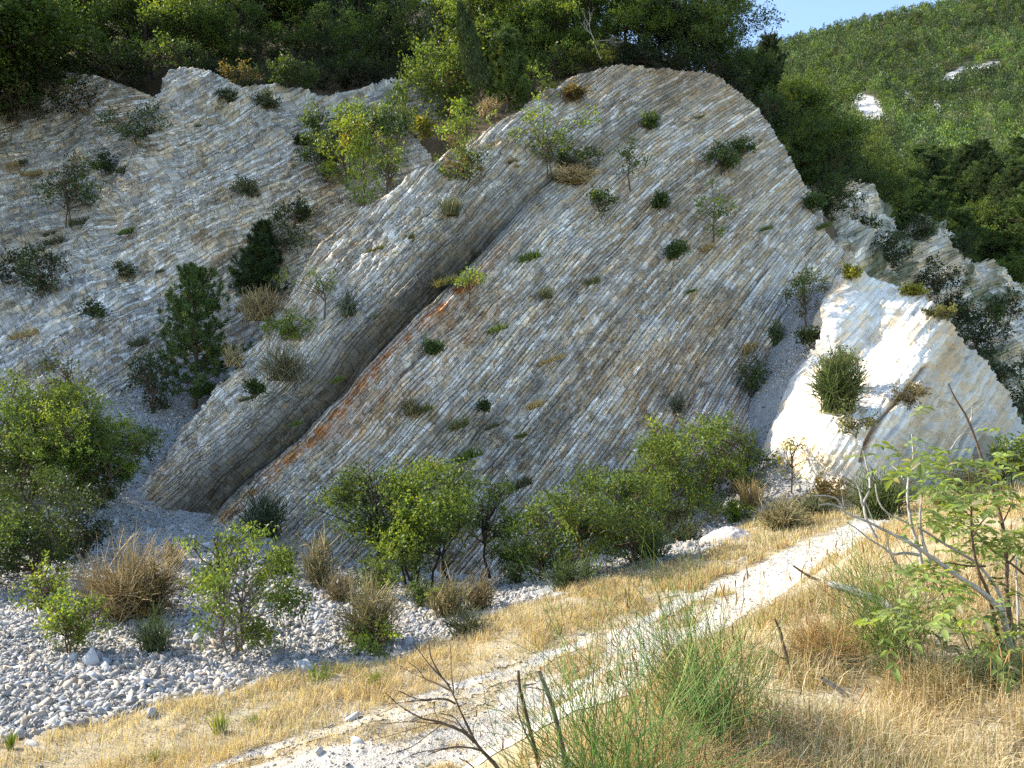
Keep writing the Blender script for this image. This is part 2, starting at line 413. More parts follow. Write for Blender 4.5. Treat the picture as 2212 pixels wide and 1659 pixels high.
# main face ---------------------------------------------------------------
shM = Sheet([(290,1065,21),(400,930,22.5),(560,740,24.5),(700,530,27),(880,390,29),(1010,310,31),(1130,240,33),(1230,160,35),(1450,145,36),(1600,200,36),
 (1680,290,35.5),(1760,430,34.5),(1790,500,34),(1840,560,34),(370,1120,19.8),(500,1150,19),(640,1180,18.5),(740,1215,18.3),(900,1250,18.2),(1100,1245,18.8),
 (1300,1200,19.6),(1500,1120,22),(1600,930,25),(1650,800,28.3),(1720,680,30),(1800,600,33.5),(1250,600,27.3),(900,800,22.6),(620,950,21)])
sM = dir_field([(350,1050,45),(450,900,45),(700,700,45),(900,480,44.5),(1100,280,44),(430,1110,43.5),(620,930,43.5),(800,760,44),(1000,580,44),(1170,400,43),
 (900,1000,49),(700,1150,47),(1000,750,47),(1250,900,52),(1150,1200,55),(1400,700,52),(1400,1000,56),(1500,1100,58),(1600,800,60),(1650,600,58),(1750,500,52),
 (1550,450,44),(1300,480,42),(1450,300,35),(1250,230,35),(1550,220,31),(1650,300,31),(1350,170,33),(1750,650,57)], 4)
S_BAND = [float(sM(np.float64(430), np.float64(1112))), float(sM(np.float64(800), np.float64(775))), float(sM(np.float64(1170), np.float64(402)))]
def paintM(U, V, b):
    s = sM(U, V); k = b[..., 1] / FPX
    # along-bed coordinate
    t = (U * .66 - V * .75)
    sm, tm = s * .0155, t * .0155                       # about metres
    # signed distance (px) below the dark band, the band followed exactly
    cu = np.array([200, 430, 650, 800, 870, 930, 1000, 1100, 1170, 1400, 1700]); cvv = np.array([1328, 1111, 906, 768, 700, 634, 565, 468, 400, 190, -60])
    bandv = np.interp(U, cu, cvv); d = (V - bandv) * .72
    n1 = fbm(sm * .35, tm * .22, oct=4, seed=101); n2 = fbm(sm * 2.2, tm * .35, oct=4, seed=111); n3 = fbm(U / 60, V / 60, oct=5, seed=121)
    rel, gr, rb, ri, qb = blocks(sm, tm, .11, .38, 7, .35)
    rel2, gr2, rb2, ri2, _q = blocks(sm + .04 * n3, tm, .075, .2, 19, 1.0)
    rub = np.clip(.5 + 1.6 * fbm(U / 130, V / 130, oct=3, seed=131), 0, 1)       # where the beds crumble
    right = np.clip((U * .8 + V * .35 - 1500) / 200, 0, 1)                           # massive pale beds on the right
    band = np.exp(-(d / 26.) ** 2) + np.clip(1.5 - np.abs(d + 40) / 55, 0, 1) * .9    # shaly dark zone
    band = np.clip(band, 0, 1) * np.clip((V - 330) / 120, 0, 1)
    fold = np.exp(-((U - 1330) / 130) ** 2 - ((V - 300 + (U - 1330) * .7) / 35) ** 2)
    band = np.maximum(band, fold * .5)
    relief = .75 * rel * (1 - .5 * right) * (1 - .6 * band) + (.15 + .60 * rub) * rel2 - gr * (.55 - .3 * right) - .35 * gr2 * rub
    gv = np.clip((V - 330) / 200, 0, 1)
    st_ = np.clip((d + 45) / 48, 0, 1); st_ = (np.floor(st_ * 5) + np.clip((st_ * 5 % 1) * 4, 0, 1)) / 5
    relief = relief - gv * 4.6 * st_ ** 1.3 * (d < 3) - gv * 4.6 * np.clip(1 - (d - 3) / 14, 0, 1) * (d >= 3) - .6 * band + .3 * n3
    # ribs of the massive beds
    sr = sm / .62 + .25 * n1
    rib = np.abs(sr - np.floor(sr) - .5) * 2
    relief = relief - right * 1.5 * np.clip((rib - .82) / .18, 0, 1) + right * .8 * (hsh(np.floor(sr), np.zeros_like(sr)) - .5)
    c = lerp(np.broadcast_to(LIME, U.shape + (3,)), TAN, .30 + 1.0 * n1 - .4 * right + .4 * n2)
    c = lerp(c, GREY, .08 + .5 * n2 + .25 * n3)
    c = c * (.86 + .28 * vnoise(sm * 1.1 + .3 * n1, tm * .05, seed=181)[..., None] * .5 + .07)
    c = lerp(c, WHITE, np.clip((rb - .55) * 2.0, 0, 1) * .75 * (1 - band))
    c = lerp(c, np.array([.60, .60, .59]), right * .6)
    # orange iron-stained beds just below the dark band
    do = d - 34 - 14 * n3
    org = np.clip(1.25 - np.abs(d - 40 - 6 * n3) / 17, 0, 1) * np.clip((V - 470) / 120, 0, 1) * (.85 + .9 * fbm(U / 24, V / 24, oct=3, seed=141))
    org = org + np.clip(1 - np.abs(do - 45) / 90, 0, 1) * np.clip(.35 + 1.5 * fbm(sm * .9, tm * .35, oct=3, seed=151), 0, 1) * .95 * np.clip((V - 520) / 150, 0, 1) * np.clip((1130 - V) / 200, 0.2, 1)
    c = lerp(c, lerp(np.broadcast_to(ORANGE, U.shape + (3,)), np.array([.44, .29, .13]), .5 + n2), org * np.clip(.75 + .9 * fbm(U / 14, V / 14, oct=3, seed=145), 0, 1))
    lam = np.clip(.5 + 1.1 * fbm(d * .16, tm * .12, oct=3, seed=191), 0, 1)
    ol = np.clip((d + 105) / 80, 0, 1) * (d < 4) * gv; gl = np.clip(1 - np.abs(d - 15) / 16, 0, 1) * gv
    c = lerp(c, lerp(np.broadcast_to(np.array([.045, .04, .028]), U.shape + (3,)), np.array([.145, .12, .08]), lam), ol * .97)
    c = lerp(c, lerp(np.broadcast_to(np.array([.09, .088, .08]), U.shape + (3,)), np.array([.25, .24, .22]), lam), gl)
    c = lerp(c, lerp(np.broadcast_to(DARK, U.shape + (3,)), OLIVE, .5 + lam), np.maximum(fold * .6, 0))
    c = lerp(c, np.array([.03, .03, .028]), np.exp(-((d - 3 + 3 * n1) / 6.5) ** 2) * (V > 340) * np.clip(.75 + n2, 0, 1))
    c = lerp(c, np.array([.36, .26, .16]), np.clip(1 - (V - 160) / 90, 0, 1) * (U > 1180) * .55)
    dk = fbm(U / 45, V / 45, oct=4, seed=161)
    q = (sm + .10 * n3 + .12 * n1) / .42; qi = np.floor(q); qf = q - qi
    seam = (hsh(qi, qi * 0 + 5) > .62) * np.clip(1 - np.abs(qf - .5) / (.05 + .07 * hsh(qi, qi * 0 + 6)), 0, 1) * np.clip(.6 + 1.4 * fbm(tm * .25, qi * 3.1, oct=2, seed=171), 0, 1) * (d > 60)
    c = lerp(c, np.array([.25, .25, .245]), seam * .8); relief = relief - seam * .9
    c = lerp(c, np.array([.22, .19, .14]), np.clip((dk - .22) * 3, 0, 1) * .55)
    c = c * (.86 + .28 * rb[..., None]) * (.9 + .2 * ri[..., None])
    c = lerp(c, np.array([.19, .165, .13]), gr * .5 * (1 - .4 * right))
    return relief, c, np.stack([tm, qb, 0 * sm], -1)
polyM = [(285,1070),(330,1010),(480,820),(600,690),(700,520),(800,440),(900,375),(1010,300),(1130,240),(1165,195),(1230,160),(1330,142),(1450,150),(1560,170),(1640,235),
 (1690,310),(1735,390),(1775,450),(1785,500),(1840,555),(1830,600),(1790,650),(1700,800),(1640,900),(1610,1010),(1540,1150),(1330,1260),(1100,1300),(880,1300),(740,1260),(560,1200),(420,1165),(340,1110)]
build_sheet("cliff", shM, polyM, 1.75, paintM, M_rock, .085, edge=9, back=(0, 6, -2.5), seedx=1, big=.3)

# left face ----------------------------------------------------------------
shL = Sheet([(-420,160,31),(-420,500,27),(-420,900,21),(-200,900,23),(0,850,25),(150,900,24.6),(250,920,24.4),(330,900,24.8),(410,850,26),(500,700,29),(650,520,32),(800,400,34.5),(900,250,37),  # far-left points pulled nearer: unseen spur added to shade this slope
 (370,135,36.5),(550,200,37.5),(700,190,38.5),(820,170,41),(950,200,40),(300,600,30),(500,400,33.5),(150,660,28.5),(0,720,27.3),(280,430,33.2),(340,250,35.3),
 (0,580,34.5),(120,480,36.5),(230,330,38),(60,300,40),(-200,300,37),(180,220,41),(0,200,42),(-200,600,30),(600,650,31)])
sL = dir_field([(100,800,29),(0,700,25),(400,650,28),(550,500,25),(300,500,22),(300,380,25),(450,300,24),(600,250,21),(700,350,24),(100,400,22),(0,500,22),(250,850,38),(380,850,40),(50,250,13),(420,180,24)], 3)
def paintL(U, V, b):
    s = sL(U, V); t = U * .92 - V * .38
    sm, tm = s * .018, t * .018
    n1 = fbm(sm * .3, tm * .2, oct=4, seed=201); n2 = fbm(sm * 2, tm * .4, oct=4, seed=211); n3 = fbm(U / 55, V / 55, oct=5, seed=221)
    rub = np.clip(.55 + 1.5 * fbm(U / 110, V / 110, oct=3, seed=231) - np.clip((V - 500) / 300, 0, .4), 0, 1)
    rel, gr, rb, ri, qb = blocks(sm, tm, .17, .36, 47, .9)
    rel2, gr2, rb2, ri2, _q = blocks(sm + .08 * n3, tm + .05 * n3, .10, .2, 59, 1.2)
    relief = rel * (1 - .3 * rub) + (.15 + .55 * rub) * rel2 - .45 * gr - .35 * gr2 * rub + .6 * n3
    sr = sm / 1.35 + .3 * n1; led = sr - np.floor(sr)
    relief = relief - 1.2 * np.clip(1 - led / .06, 0, 1) * (1 - rub)
    c = lerp(np.broadcast_to(LIME * .92, U.shape + (3,)), TAN, .20 + 1.1 * n1 + .35 * n2)
    low = np.clip((V - 550) / 250, 0, 1)
    c = lerp(c, GREY * 1.1, .22 + .6 * n2 + .3 * low)
    c = lerp(c, WHITE, np.clip((rb2 - .6) * 2.2, 0, 1) * .65)
    dk = fbm(U / 40, V / 40, oct=4, seed=261)
    c = lerp(c, np.array([.20, .18, .13]), np.clip((dk - .2) * 3, 0, 1) * .5)
    c = lerp(c, SOIL, np.clip((190 - V) / 60 + 1.5 * n3 - .3, 0, 1) * (U > 450) * .6)
    c = c * (.84 + .3 * rb[..., None]) * (.9 + .2 * ri[..., None])
    c = lerp(c, np.array([.19, .16, .12]), gr * .45)
    return relief, c, np.stack([tm, qb, 0 * sm], -1)
polyL = [(-420,160),(0,150),(200,160),(320,200),(350,145),(380,130),(430,150),(520,200),(640,175),(700,200),(830,170),(960,170),(990,250),(960,420),(860,520),(700,640),(620,760),(520,860),(420,1000),(330,1060),(150,1080),(-420,1080)]
build_sheet("rock_slope", shL, polyL, 2.1, paintL, M_rock2, .11, back=(0, 5, -1.0), seedx=2, big=.5)

# sunlit outcrop --------------------------------------------------------------
OK_ = .85
shO = Sheet([(a, b, c * OK_) for (a, b, c) in [(1640,1050,28),(1600,960,31),(1700,930,25.2),(1740,830,27),(1780,700,30),(1812,600,32.8),(1840,565,33.2),(1880,600,33),(1950,630,32.2),(2000,660,31),(2035,700,29.6),
 (2010,780,26.8),(1975,830,25.4),(1955,900,24),(1910,990,22.4),(1800,1030,22.6),(1850,800,27.6),(1880,700,30.4),
 (2070,740,31),(2120,790,31.5),(2190,880,32),(2230,950,32),(2080,900,28),(2000,960,25),(2150,1000,27),(2030,860,26.6),(2300,1080,31),(1680,850,31),(1725,700,35),(1630,980,29),(1750,600,37)]])
sO = dir_field([(1800,800,52),(1900,700,50),(1900,900,52),(2050,850,60),(2100,950,62),(2150,900,60),(1950,640,45)], 2)
def paintO(U, V, b):
    s = sO(U, V); t = U * .6 - V * .8
    sm, tm = s * .016, t * .016
    n1 = fbm(sm * .5, tm * .3, oct=4, seed=301); n3 = fbm(U / 45, V / 45, oct=5, seed=321)
    rel, gr, rb, ri, qb = blocks(sm, tm, .22, .8, 77, 1.0)
    rel2, gr2, rb2, ri2, _q = blocks(sm, tm, .09, .25, 79, 1.6)
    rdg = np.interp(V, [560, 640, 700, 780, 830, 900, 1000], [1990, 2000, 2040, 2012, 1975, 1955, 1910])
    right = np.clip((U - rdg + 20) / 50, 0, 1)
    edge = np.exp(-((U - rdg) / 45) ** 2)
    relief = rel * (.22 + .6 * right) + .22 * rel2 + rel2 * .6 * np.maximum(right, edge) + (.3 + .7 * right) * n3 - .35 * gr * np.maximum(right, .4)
    # one open crack with roots down the flank
    cr = np.interp(V, [780, 830, 880, 920, 960, 1000], [2012, 1975, 1940, 1900, 1880, 1870]) + 6 * n1
    crack = np.exp(-((U - cr + 12) / 6.0) ** 2) * (V > 790) * (V < 1000)
    relief = relief - 2.2 * crack
    c = np.broadcast_to(np.array([.80, .77, .69]), U.shape + (3,)) * (1 + .16 * n3[..., None])
    c = lerp(c, TAN, np.clip(fbm(sm * 3, tm * .5, oct=3, seed=331) * 2 - .25, 0, 1) * .5)
    c = lerp(c, np.array([.47, .44, .38]), right * .75)  # right flank darkened: its shade is put into the rock colour
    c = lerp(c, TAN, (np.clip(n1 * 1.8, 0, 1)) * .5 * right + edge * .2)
    c = lerp(c, np.array([.46, .47, .48]), np.clip(1 - (U - (1790 - (V - 700) * .28)) / 60, 0, 1) * .5)  # edge of the cliff's cast shadow, painted grey along the left side
    c = lerp(c, np.array([.30, .18, .08]), crack * .8)
    c = lerp(c, np.array([.36, .31, .25]), gr * (rb > .55) * .6)
    c = lerp(c, np.array([.45, .41, .34]), np.clip(fbm(U / 26, V / 26, oct=5, seed=341) * 3 - .55, 0, 1) * .55)
    c = c * (.93 + .14 * rb[..., None])
    return relief, c, np.stack([tm, qb, 0 * sm], -1)
polyO = [(1620,1040),(1650,950),(1675,890),(1705,800),(1750,690),(1805,595),(1845,572),(1880,600),(1950,622),(2000,650),(2040,690),(2070,730),(2130,780),(2190,870),(2215,930),(2320,1060),(2320,1150),(1900,1120),(1640,1110)]
build_sheet("outcrop", shO, polyO, 2.0, paintO, M_pale, .10, edge=7, back=(1.0, 5, -3.0), seedx=3, big=.2)

# shaded ridges behind on the right ----------------------------------------------
shB = Sheet([(1700,420,44),(1750,380,46),(1850,385,48),(1960,470,48),(2060,480,52),(2150,560,52),(2212,600,53),(2350,700,52),(1800,560,38),(1900,640,38),(2050,720,40),(2212,900,40),(2350,1050,38),
  (1900,500,45),(1960,560,41),(2040,560,47),(2100,680,44),(2150,760,42),(1720,560,39),(2000,900,33)])
sB = dir_field([(1850,500,20),(2000,600,10),(2100,700,15),(2200,800,20)], 2)
def paintB(U, V, b):
    sm, tm = sB(U, V) * .027, U * .027
    n1 = fbm(U / 40, V / 40, oct=5, seed=401); n2 = fbm(sm * 2, tm * .6, oct=3, seed=411)
    rel, gr, rb, ri, qb = blocks(sm, tm, .25, .5, 87, 1.8)
    c = lerp(np.broadcast_to(LIME * 1.05, U.shape + (3,)), TAN, .15 + n2)
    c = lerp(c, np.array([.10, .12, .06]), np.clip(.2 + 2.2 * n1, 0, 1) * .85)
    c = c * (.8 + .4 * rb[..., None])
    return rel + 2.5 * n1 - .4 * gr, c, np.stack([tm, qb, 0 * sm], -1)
polyB = [(1690,400),(1740,375),(1850,392),(1900,420),(1960,480),(2000,470),(2060,480),(2100,540),(2150,560),(2212,592),(2420,720),(2420,1100),(1980,1100),(1850,650),(1690,600)]
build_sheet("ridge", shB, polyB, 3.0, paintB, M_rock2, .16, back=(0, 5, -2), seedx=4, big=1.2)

# ------------------------------------------------------------------ wooded hill top behind the faces
fl = [(-200,190,44),(0,185,43.5),(250,165,43),(370,150,38.5),(550,200,39),(820,180,42.5),(950,230,39),(1130,245,34.6),(1230,165,36.6),(1450,155,37.6),(1600,205,37.6),
      (1700,330,37.5),(1770,450,37),(1900,600,42)]
F3 = [tuple(P(*q)) for q in fl] + [(-60,60,30),(-30,60,28),(0,60,27),(12,55,22),(25,60,15),(40,60,8),(-60,44,18),(35,48,3),(50,50,1)]
F3 = np.array(F3); tpsF = TPS(F3[:, :2], F3[:, 2], 1e-4)
def fz(x, y): return tpsF(x, y)
def plateau():
    xs = np.linspace(-60, 24, 200); ys = np.linspace(0, 1, 70)
    crest_x = np.array([-60, -24, -16, -12, -6.5, -3, .5, 3, 8, 11.5, 13, 15, 20, 24]); 
    crest_y = np.array([33, 45.0, 43.5, 40, 38.5, 35.0, 33.6, 37.2, 38.2, 38.2, 38, 38.4, 44, 46])
    ys = np.concatenate([[0], ys])
    X, T = np.meshgrid(xs, ys); Y0 = np.interp(X, crest_x, crest_y) - .6
    Y = Y0 + T ** 1.5 * (75 - Y0)
    Z = fz(X, Y) - .25 + .3 * fbm(X * .5, Y * .5, oct=3, seed=77)
    Z[0] -= 7; Y[0] += .5
    idx = np.arange(X.size).reshape(X.shape)
    F = np.stack([idx[:-1, :-1], idx[:-1, 1:], idx[1:, 1:], idx[1:, :-1]], -1).reshape(-1, 4)
    n = fbm(X * 1.2, Y * 1.2, oct=4, seed=78)
    c = lerp(np.broadcast_to(np.array([.07, .06, .035]), X.shape + (3,)), np.array([.19, .13, .075]), .5 + n)
    struct("hilltop", mesh_np("hilltop", np.stack([X, Y, Z], -1).reshape(-1, 3), F, M_ground, c.reshape(-1, 3), True))
plateau()

# the far hill ----------------------------------------------------------------------
# skyline: the hill ends where the far side begins; Ymax from picture skyline
SKY_U = np.array([1100, 1560, 1640, 1700, 1800, 1900, 2000, 2100, 2212, 2500]); SKY_V = np.array([330, 140, 112, 92, 66, 40, 20, -2, -22, -70])
def far_hill():
    us = np.linspace(1250, 2700, 420); T = np.linspace(0, 1, 420)
    U, TT = np.meshgrid(us, T)
    vs = np.interp(us, SKY_U, SKY_V)
    vb = 700.
    Vv = vb + (vs - vb) * TT
    # slope plane solved for distance: -(v-CV)/FPX*Y = 3+.52(Y-62)
    Y = 60 + 420 * TT ** 2.2
    B = P(U, Vv, Y)
    nz = fbm(B[..., 0] / 45, B[..., 1] / 45, oct=4, seed=501)
    B[..., 2] += nz * Y * .018 * (1 - TT ** 6)
    return U, Vv, Y, B
hu, hv, hY, hB = far_hill()
def hill_build():
    ny, nx = hu.shape
    V = hB.reshape(-1, 3)
    # far side drops away behind the skyline
    last = hB[-1]; extra = np.stack([last + np.array([0, 25 * k, -14. * k * k]) for k in (1, 2, 3)])
    V = np.concatenate([V, extra.reshape(-1, 3)])
    idx = np.arange((ny + 3) * nx).reshape(ny + 3, nx)
    F = np.stack([idx[:-1, :-1], idx[:-1, 1:], idx[1:, 1:], idx[1:, :-1]], -1).reshape(-1, 4)
    U = np.concatenate([hu, hu[-3:]]); Vv = np.concatenate([hv, hv[-3:]])
    n = fbm(U / 30, Vv / 30, oct=4, seed=510)
    c = lerp(np.broadcast_to(np.array([.06, .075, .03]), U.shape + (3,)), np.array([.12, .10, .055]), .5 + n)
    for (a, b, ra, rb_, sl) in SCARS:
        du, dv = (U - a), (Vv - b); p = du * math.cos(sl) + dv * math.sin(sl); q = -du * math.sin(sl) + dv * math.cos(sl)
        k = np.clip(1.25 - (p / ra) ** 2 - (q / rb_) ** 2 + .8 * n, 0, 1)
        c = lerp(c, np.array([.62, .58, .52]), np.clip(k * 2.2, 0, 1))
    struct("hill", mesh_np("hill", V, F, M_ground, c.reshape(-1, 3), True))
SCARS = [(1875,233,46,18,.35),(2075,155,44,13,-.45),(2130,138,45,8,-.2),(2050,170,22,14,-.2),(1960,215,20,8,.2),(1850,215,20,9,0),(2020,235,16,10,.5)]
hill_build()

# ------------------------------------------------------------------ vegetation builders
def rot_frames(D):
    D = D / (np.linalg.norm(D, axis=-1, keepdims=True) + 1e-9)
    ref = np.where(np.abs(D[..., 2:3]) > .95, np.array([1., 0, 0]), np.array([0, 0, 1.]))
    A = np.cross(D, ref); A /= np.linalg.norm(A, axis=-1, keepdims=True) + 1e-9
    return D, A, np.cross(A, D)

def tubes(lines, radii, sides=5):
    """lines: list of (k,3) arrays, radii: list of (k,) -> V, F"""
    VV = []; FF = []; o = 0
    ang = np.arange(sides) / sides * 2 * math.pi
    for L, R in zip(lines, radii):
        L = np.asarray(L, float); k = len(L)
        T = np.gradient(L, axis=0); _, A, B = rot_frames(T)
        ring = L[:, None] + (A[:, None] * np.cos(ang)[None, :, None] + B[:, None] * np.sin(ang)[None, :, None]) * np.asarray(R)[:, None, None]
        VV.append(ring.reshape(-1, 3))
        i = np.arange(k - 1)[:, None] * sides + np.arange(sides)[None]; j = np.arange(k - 1)[:, None] * sides + (np.arange(sides)[None] + 1) % sides
        FF.append(np.stack([i, j, j + sides, i + sides], -1).reshape(-1, 4) + o); o += k * sides
    return np.concatenate(VV), np.concatenate(FF)

def leaves(Pos, D, N, L, W, fold=.0):
    """diamond leaves: 4 verts each"""
    D = D / (np.linalg.norm(D, axis=1, keepdims=True) + 1e-9)
    S = np.cross(D, N); S /= np.linalg.norm(S, axis=1, keepdims=True) + 1e-9
    L = np.broadcast_to(L, (len(Pos),))[:, None]; W = np.broadcast_to(W, (len(Pos),))[:, None]
    up = np.cross(S, D)
    a = Pos; b = Pos + D * L * .45 + S * W * .5 + up * fold * W; c = Pos + D * L; d = Pos + D * L * .45 - S * W * .5 + up * fold * W
    V = np.stack([a, b, c, d], 1).reshape(-1, 3)
    F = np.arange(len(Pos) * 4).reshape(-1, 4)
    return V, F

def curve(a, b, rng, sag=.12, k=5, up=.0):
    a = np.array(a, float); b = np.array(b, float); t = np.linspace(0, 1, k)[:, None]
    L = np.linalg.norm(b - a); m = rng.normal(0, sag * L, 3); m[2] += up * L
    p = a + (b - a) * t + np.sin(t * math.pi) * m + rng.normal(0, .015 * L, (k, 3)) * (t * (1 - t) * 4)
    return p

def vary(col, n, rng, hv=.18, yel=.12):
    c = np.tile(np.array(col, float), (n, 1))
    c *= (1 + rng.normal(0, hv, (n, 1))).clip(.4, 1.8)
    y = rng.random(n) < yel
    c[y] = c[y] * np.array([1.9, 1.35, .9])
    return c

TONES = {
 'bright': (.165, .235, .04), 'green': (.10, .155, .036), 'mid': (.07, .115, .035), 'dark': (.048, .076, .027), 'deep': (.024, .04, .015), 'yellow': (.22, .23, .04),
 'pine': (.085, .135, .038), 'blue': (.05, .085, .035), 'olive': (.14, .15, .06), 'brown': (.27, .215, .11), 'tan': (.42, .34, .18), 'grey': (.13, .145, .085), 'rust': (.16, .13, .05)}

def crown_tree(rng, W, H, tone, leaf=.07, dens=1.0, stems=1, base=.18, clr=.2, droop=.0, dep=1.0, open_=.0, yel=.12, tone2=None):
    """clumped leafy crown on one or several stems; origin at the base. returns (wood V,F), (leaf V,F,col)"""
    nc = int(rng.integers(20, 28) * dens ** .5 * (1 + .6 * (stems > 1)))
    cz = H * (base + (1 - base) * .5); rz = H * (1 - base) * .5; rx = W * .5
    # clump centres
    q = rng.normal(size=(nc, 3)); q /= np.linalg.norm(q, axis=1, keepdims=True)
    r = rng.uniform(.25, 1.12, (nc, 1)) ** .8; q = q * r
    q[:, 2] = np.abs(q[:, 2]) * np.sign(rng.random(nc) - (.5 if stems > 1 else .42))
    cen = np.stack([q[:, 0] * rx, q[:, 1] * rx * dep, cz + q[:, 2] * rz], 1)
    cen[:, :2] *= (1.08 - .45 * np.clip((cen[:, 2:3] - cz) / rz, -1, 1) ** 2)
    # asymmetry
    cen[:, 0] += .12 * W * rng.normal() * (cen[:, 2] / H - .4)
    rad = rng.uniform(.08, .21, nc) * min(W, H * 1.1) * (1 - .25 * open_)
    lines = []; radii = []
    r0 = .012 * H + .012
    trunks = []
    for s_ in range(stems):
        th = rng.random() * 6.28; lean = (.06 if stems == 1 else .22) * W
        top = np.array([math.cos(th) * lean, math.sin(th) * lean * dep, H * (base + (1 - base) * rng.uniform(.45, .7))])
        b0 = np.array([rng.normal(0, .03 * W), rng.normal(0, .03 * W), -.15]) if stems > 1 else np.array([0, 0, -.15])
        l = curve(b0, top, rng, .06, 7); trunks.append(l); lines.append(l); radii.append(np.linspace(r0, r0 * .35, 7) * (1 if stems == 1 else .7))
    for i in range(nc):
        tr = trunks[rng.integers(stems)]
        zz = cen[i, 2] * rng.uniform(.35, .7); k = int(np.clip(np.searchsorted(tr[:, 2], zz), 1, 6))
        l = curve(tr[k], cen[i], rng, .08, 5, .06); lines.append(l); radii.append(np.linspace(r0 * .42, r0 * .12, 5))
        for _ in range(3):
            e = cen[i] + rng.normal(0, 1, 3) * rad[i] * .7
            lines.append(curve(l[3], e, rng, .08, 4)); radii.append(np.linspace(r0 * .16, r0 * .05, 4))
    wv, wf = tubes(lines, radii, 5)
    # leaves: on twiglets inside each clump
    Ps = []; Ds = []; Cs = []; 
    area = (rad ** 2).sum() * 12
    ntot = int(area / (leaf * leaf) * .75 * dens)
    ntw = max(ntot // 7, nc * 4)
    ci = rng.choice(nc, ntw, p=rad ** 2 / (rad ** 2).sum())
    d = rng.normal(size=(ntw, 3)); d[:, 2] += .35; d /= np.linalg.norm(d, axis=1, keepdims=True)
    rr = rad[ci][:, None] * rng.random((ntw, 1)) ** .45 * rng.uniform(.8, 1.3, (ntw, 1))
    tb = cen[ci] + d * rr * np.array([1, dep, .75])
    td = d * .7 + rng.normal(0, .5, (ntw, 3)); td[:, 2] += .25 - droop; td /= np.linalg.norm(td, axis=1, keepdims=True)
    cl_t = 1 + .22 * rng.normal(size=nc)          # each clump its own tone
    tcol = vary(TONES[tone], ntw, rng, .14, 0) * cl_t[ci][:, None].clip(.6, 1.5)
    if tone2 is not None:
        kk = rng.random(nc) < .3; tcol = np.where(kk[ci][:, None], np.array(TONES[tone2]) * (1 + rng.normal(0, .15, (ntw, 1))), tcol)
    for k in range(7):
        f = (k + .5) / 7
        p = tb + td * (leaf * 3.2 * (f - .4)) + rng.normal(0, leaf * .35, (ntw, 3))
        ld = td * .6 + rng.normal(0, .75, (ntw, 3)); ld[:, 2] -= droop * 1.3
        Ps.append(p); Ds.append(ld); Cs.append(tcol * (1 + rng.normal(0, .12, (ntw, 1))).clip(.5, 1.6))
    Ps = np.concatenate(Ps); Ds = np.concatenate(Ds); Cs = np.concatenate(Cs)
    y = rng.random(len(Cs)) < yel; Cs[y] *= np.array([1.6, 1.25, .8])
    N = rng.normal(size=Ps.shape); N[:, 2] += .8
    keep = Ps[:, 2] > .02 * H
    Ps, Ds, N, Cs = Ps[keep], Ds[keep], N[keep], Cs[keep]
    lv, lf = leaves(Ps, Ds, N, leaf * rng.uniform(.7, 1.35, len(Ps)), leaf * rng.uniform(.4, .62, len(Ps)), .15)
    return (wv, wf), (lv, lf, np.repeat(Cs, 4, 0))

def pine_tree(rng, W, H, tone, needle=.13, dens=1.0, base=.08):
    lines = [curve((0, 0, -.2), (rng.normal(0, .03) * H, 0, H * .97), rng, .02, 9)]; radii = [np.linspace(.02 * H + .01, .008, 9)]
    tr = lines[0]; tips = []; tdir = []
    nw = int(H * 3.2) + 5
    for w in range(nw):
        f = base + (1 - base) * (w + rng.random() * .5) / nw
        zc = f * H; c = np.array([np.interp(zc, tr[:, 2], tr[:, 0]), np.interp(zc, tr[:, 2], tr[:, 1]), zc])
        L = W * .5 * (1 - f) ** .42 * (.55 + .55 * rng.random()) * min(1, .5 + f * 3) + .06 * H * .5
        for b in range(rng.integers(4, 7)):
            th = rng.random() * 6.28; el = .12 + .65 * f + rng.normal(0, .15)
            d = np.array([math.cos(th) * math.cos(el), math.sin(th) * math.cos(el), math.sin(el)])
            LL = L * rng.uniform(.6, 1.15); e = c + d * LL; e[2] += .12 * LL
            l = curve(c, e, rng, .05, 5, -.06); lines.append(l); radii.append(np.linspace(.006 * H, .003, 5))
            for q in (1.0, .8, .62, .45):
                if q < .5 and rng.random() < .4: continue
                p = l[0] + (l[-1] - l[0]) * q; 
                for _ in range(3 if q < 1 else 2):
                    o = rng.normal(0, .13 * LL + .03, 3) * (q < 1); tips.append(p + o); t = d * .6 + np.array([0, 0, .5]) + rng.normal(0, .35, 3); tdir.append(t)
    wv, wf = tubes(lines, radii, 5)
    tips = np.array(tips); tdir = np.array(tdir); n = int(34 * dens)
    P0 = np.repeat(tips, n, 0); T = np.repeat(tdir / np.linalg.norm(tdir, axis=1, keepdims=True), n, 0)
    off = rng.uniform(-.5, .9, (len(P0), 1)) * needle
    D = T * .65 + rng.normal(0, .6, P0.shape)
    col = vary(TONES[tone], len(tips), rng, .22, .06); col = np.repeat(col, n, 0) * (1 + rng.normal(0, .12, (len(P0), 1))).clip(.5, 1.6)
    lv, lf = leaves(P0 + T * off, D, rng.normal(size=P0.shape), needle * rng.uniform(.7, 1.1, len(P0)), needle * .16)
    return (wv, wf), (lv, lf, np.repeat(col, 4, 0))

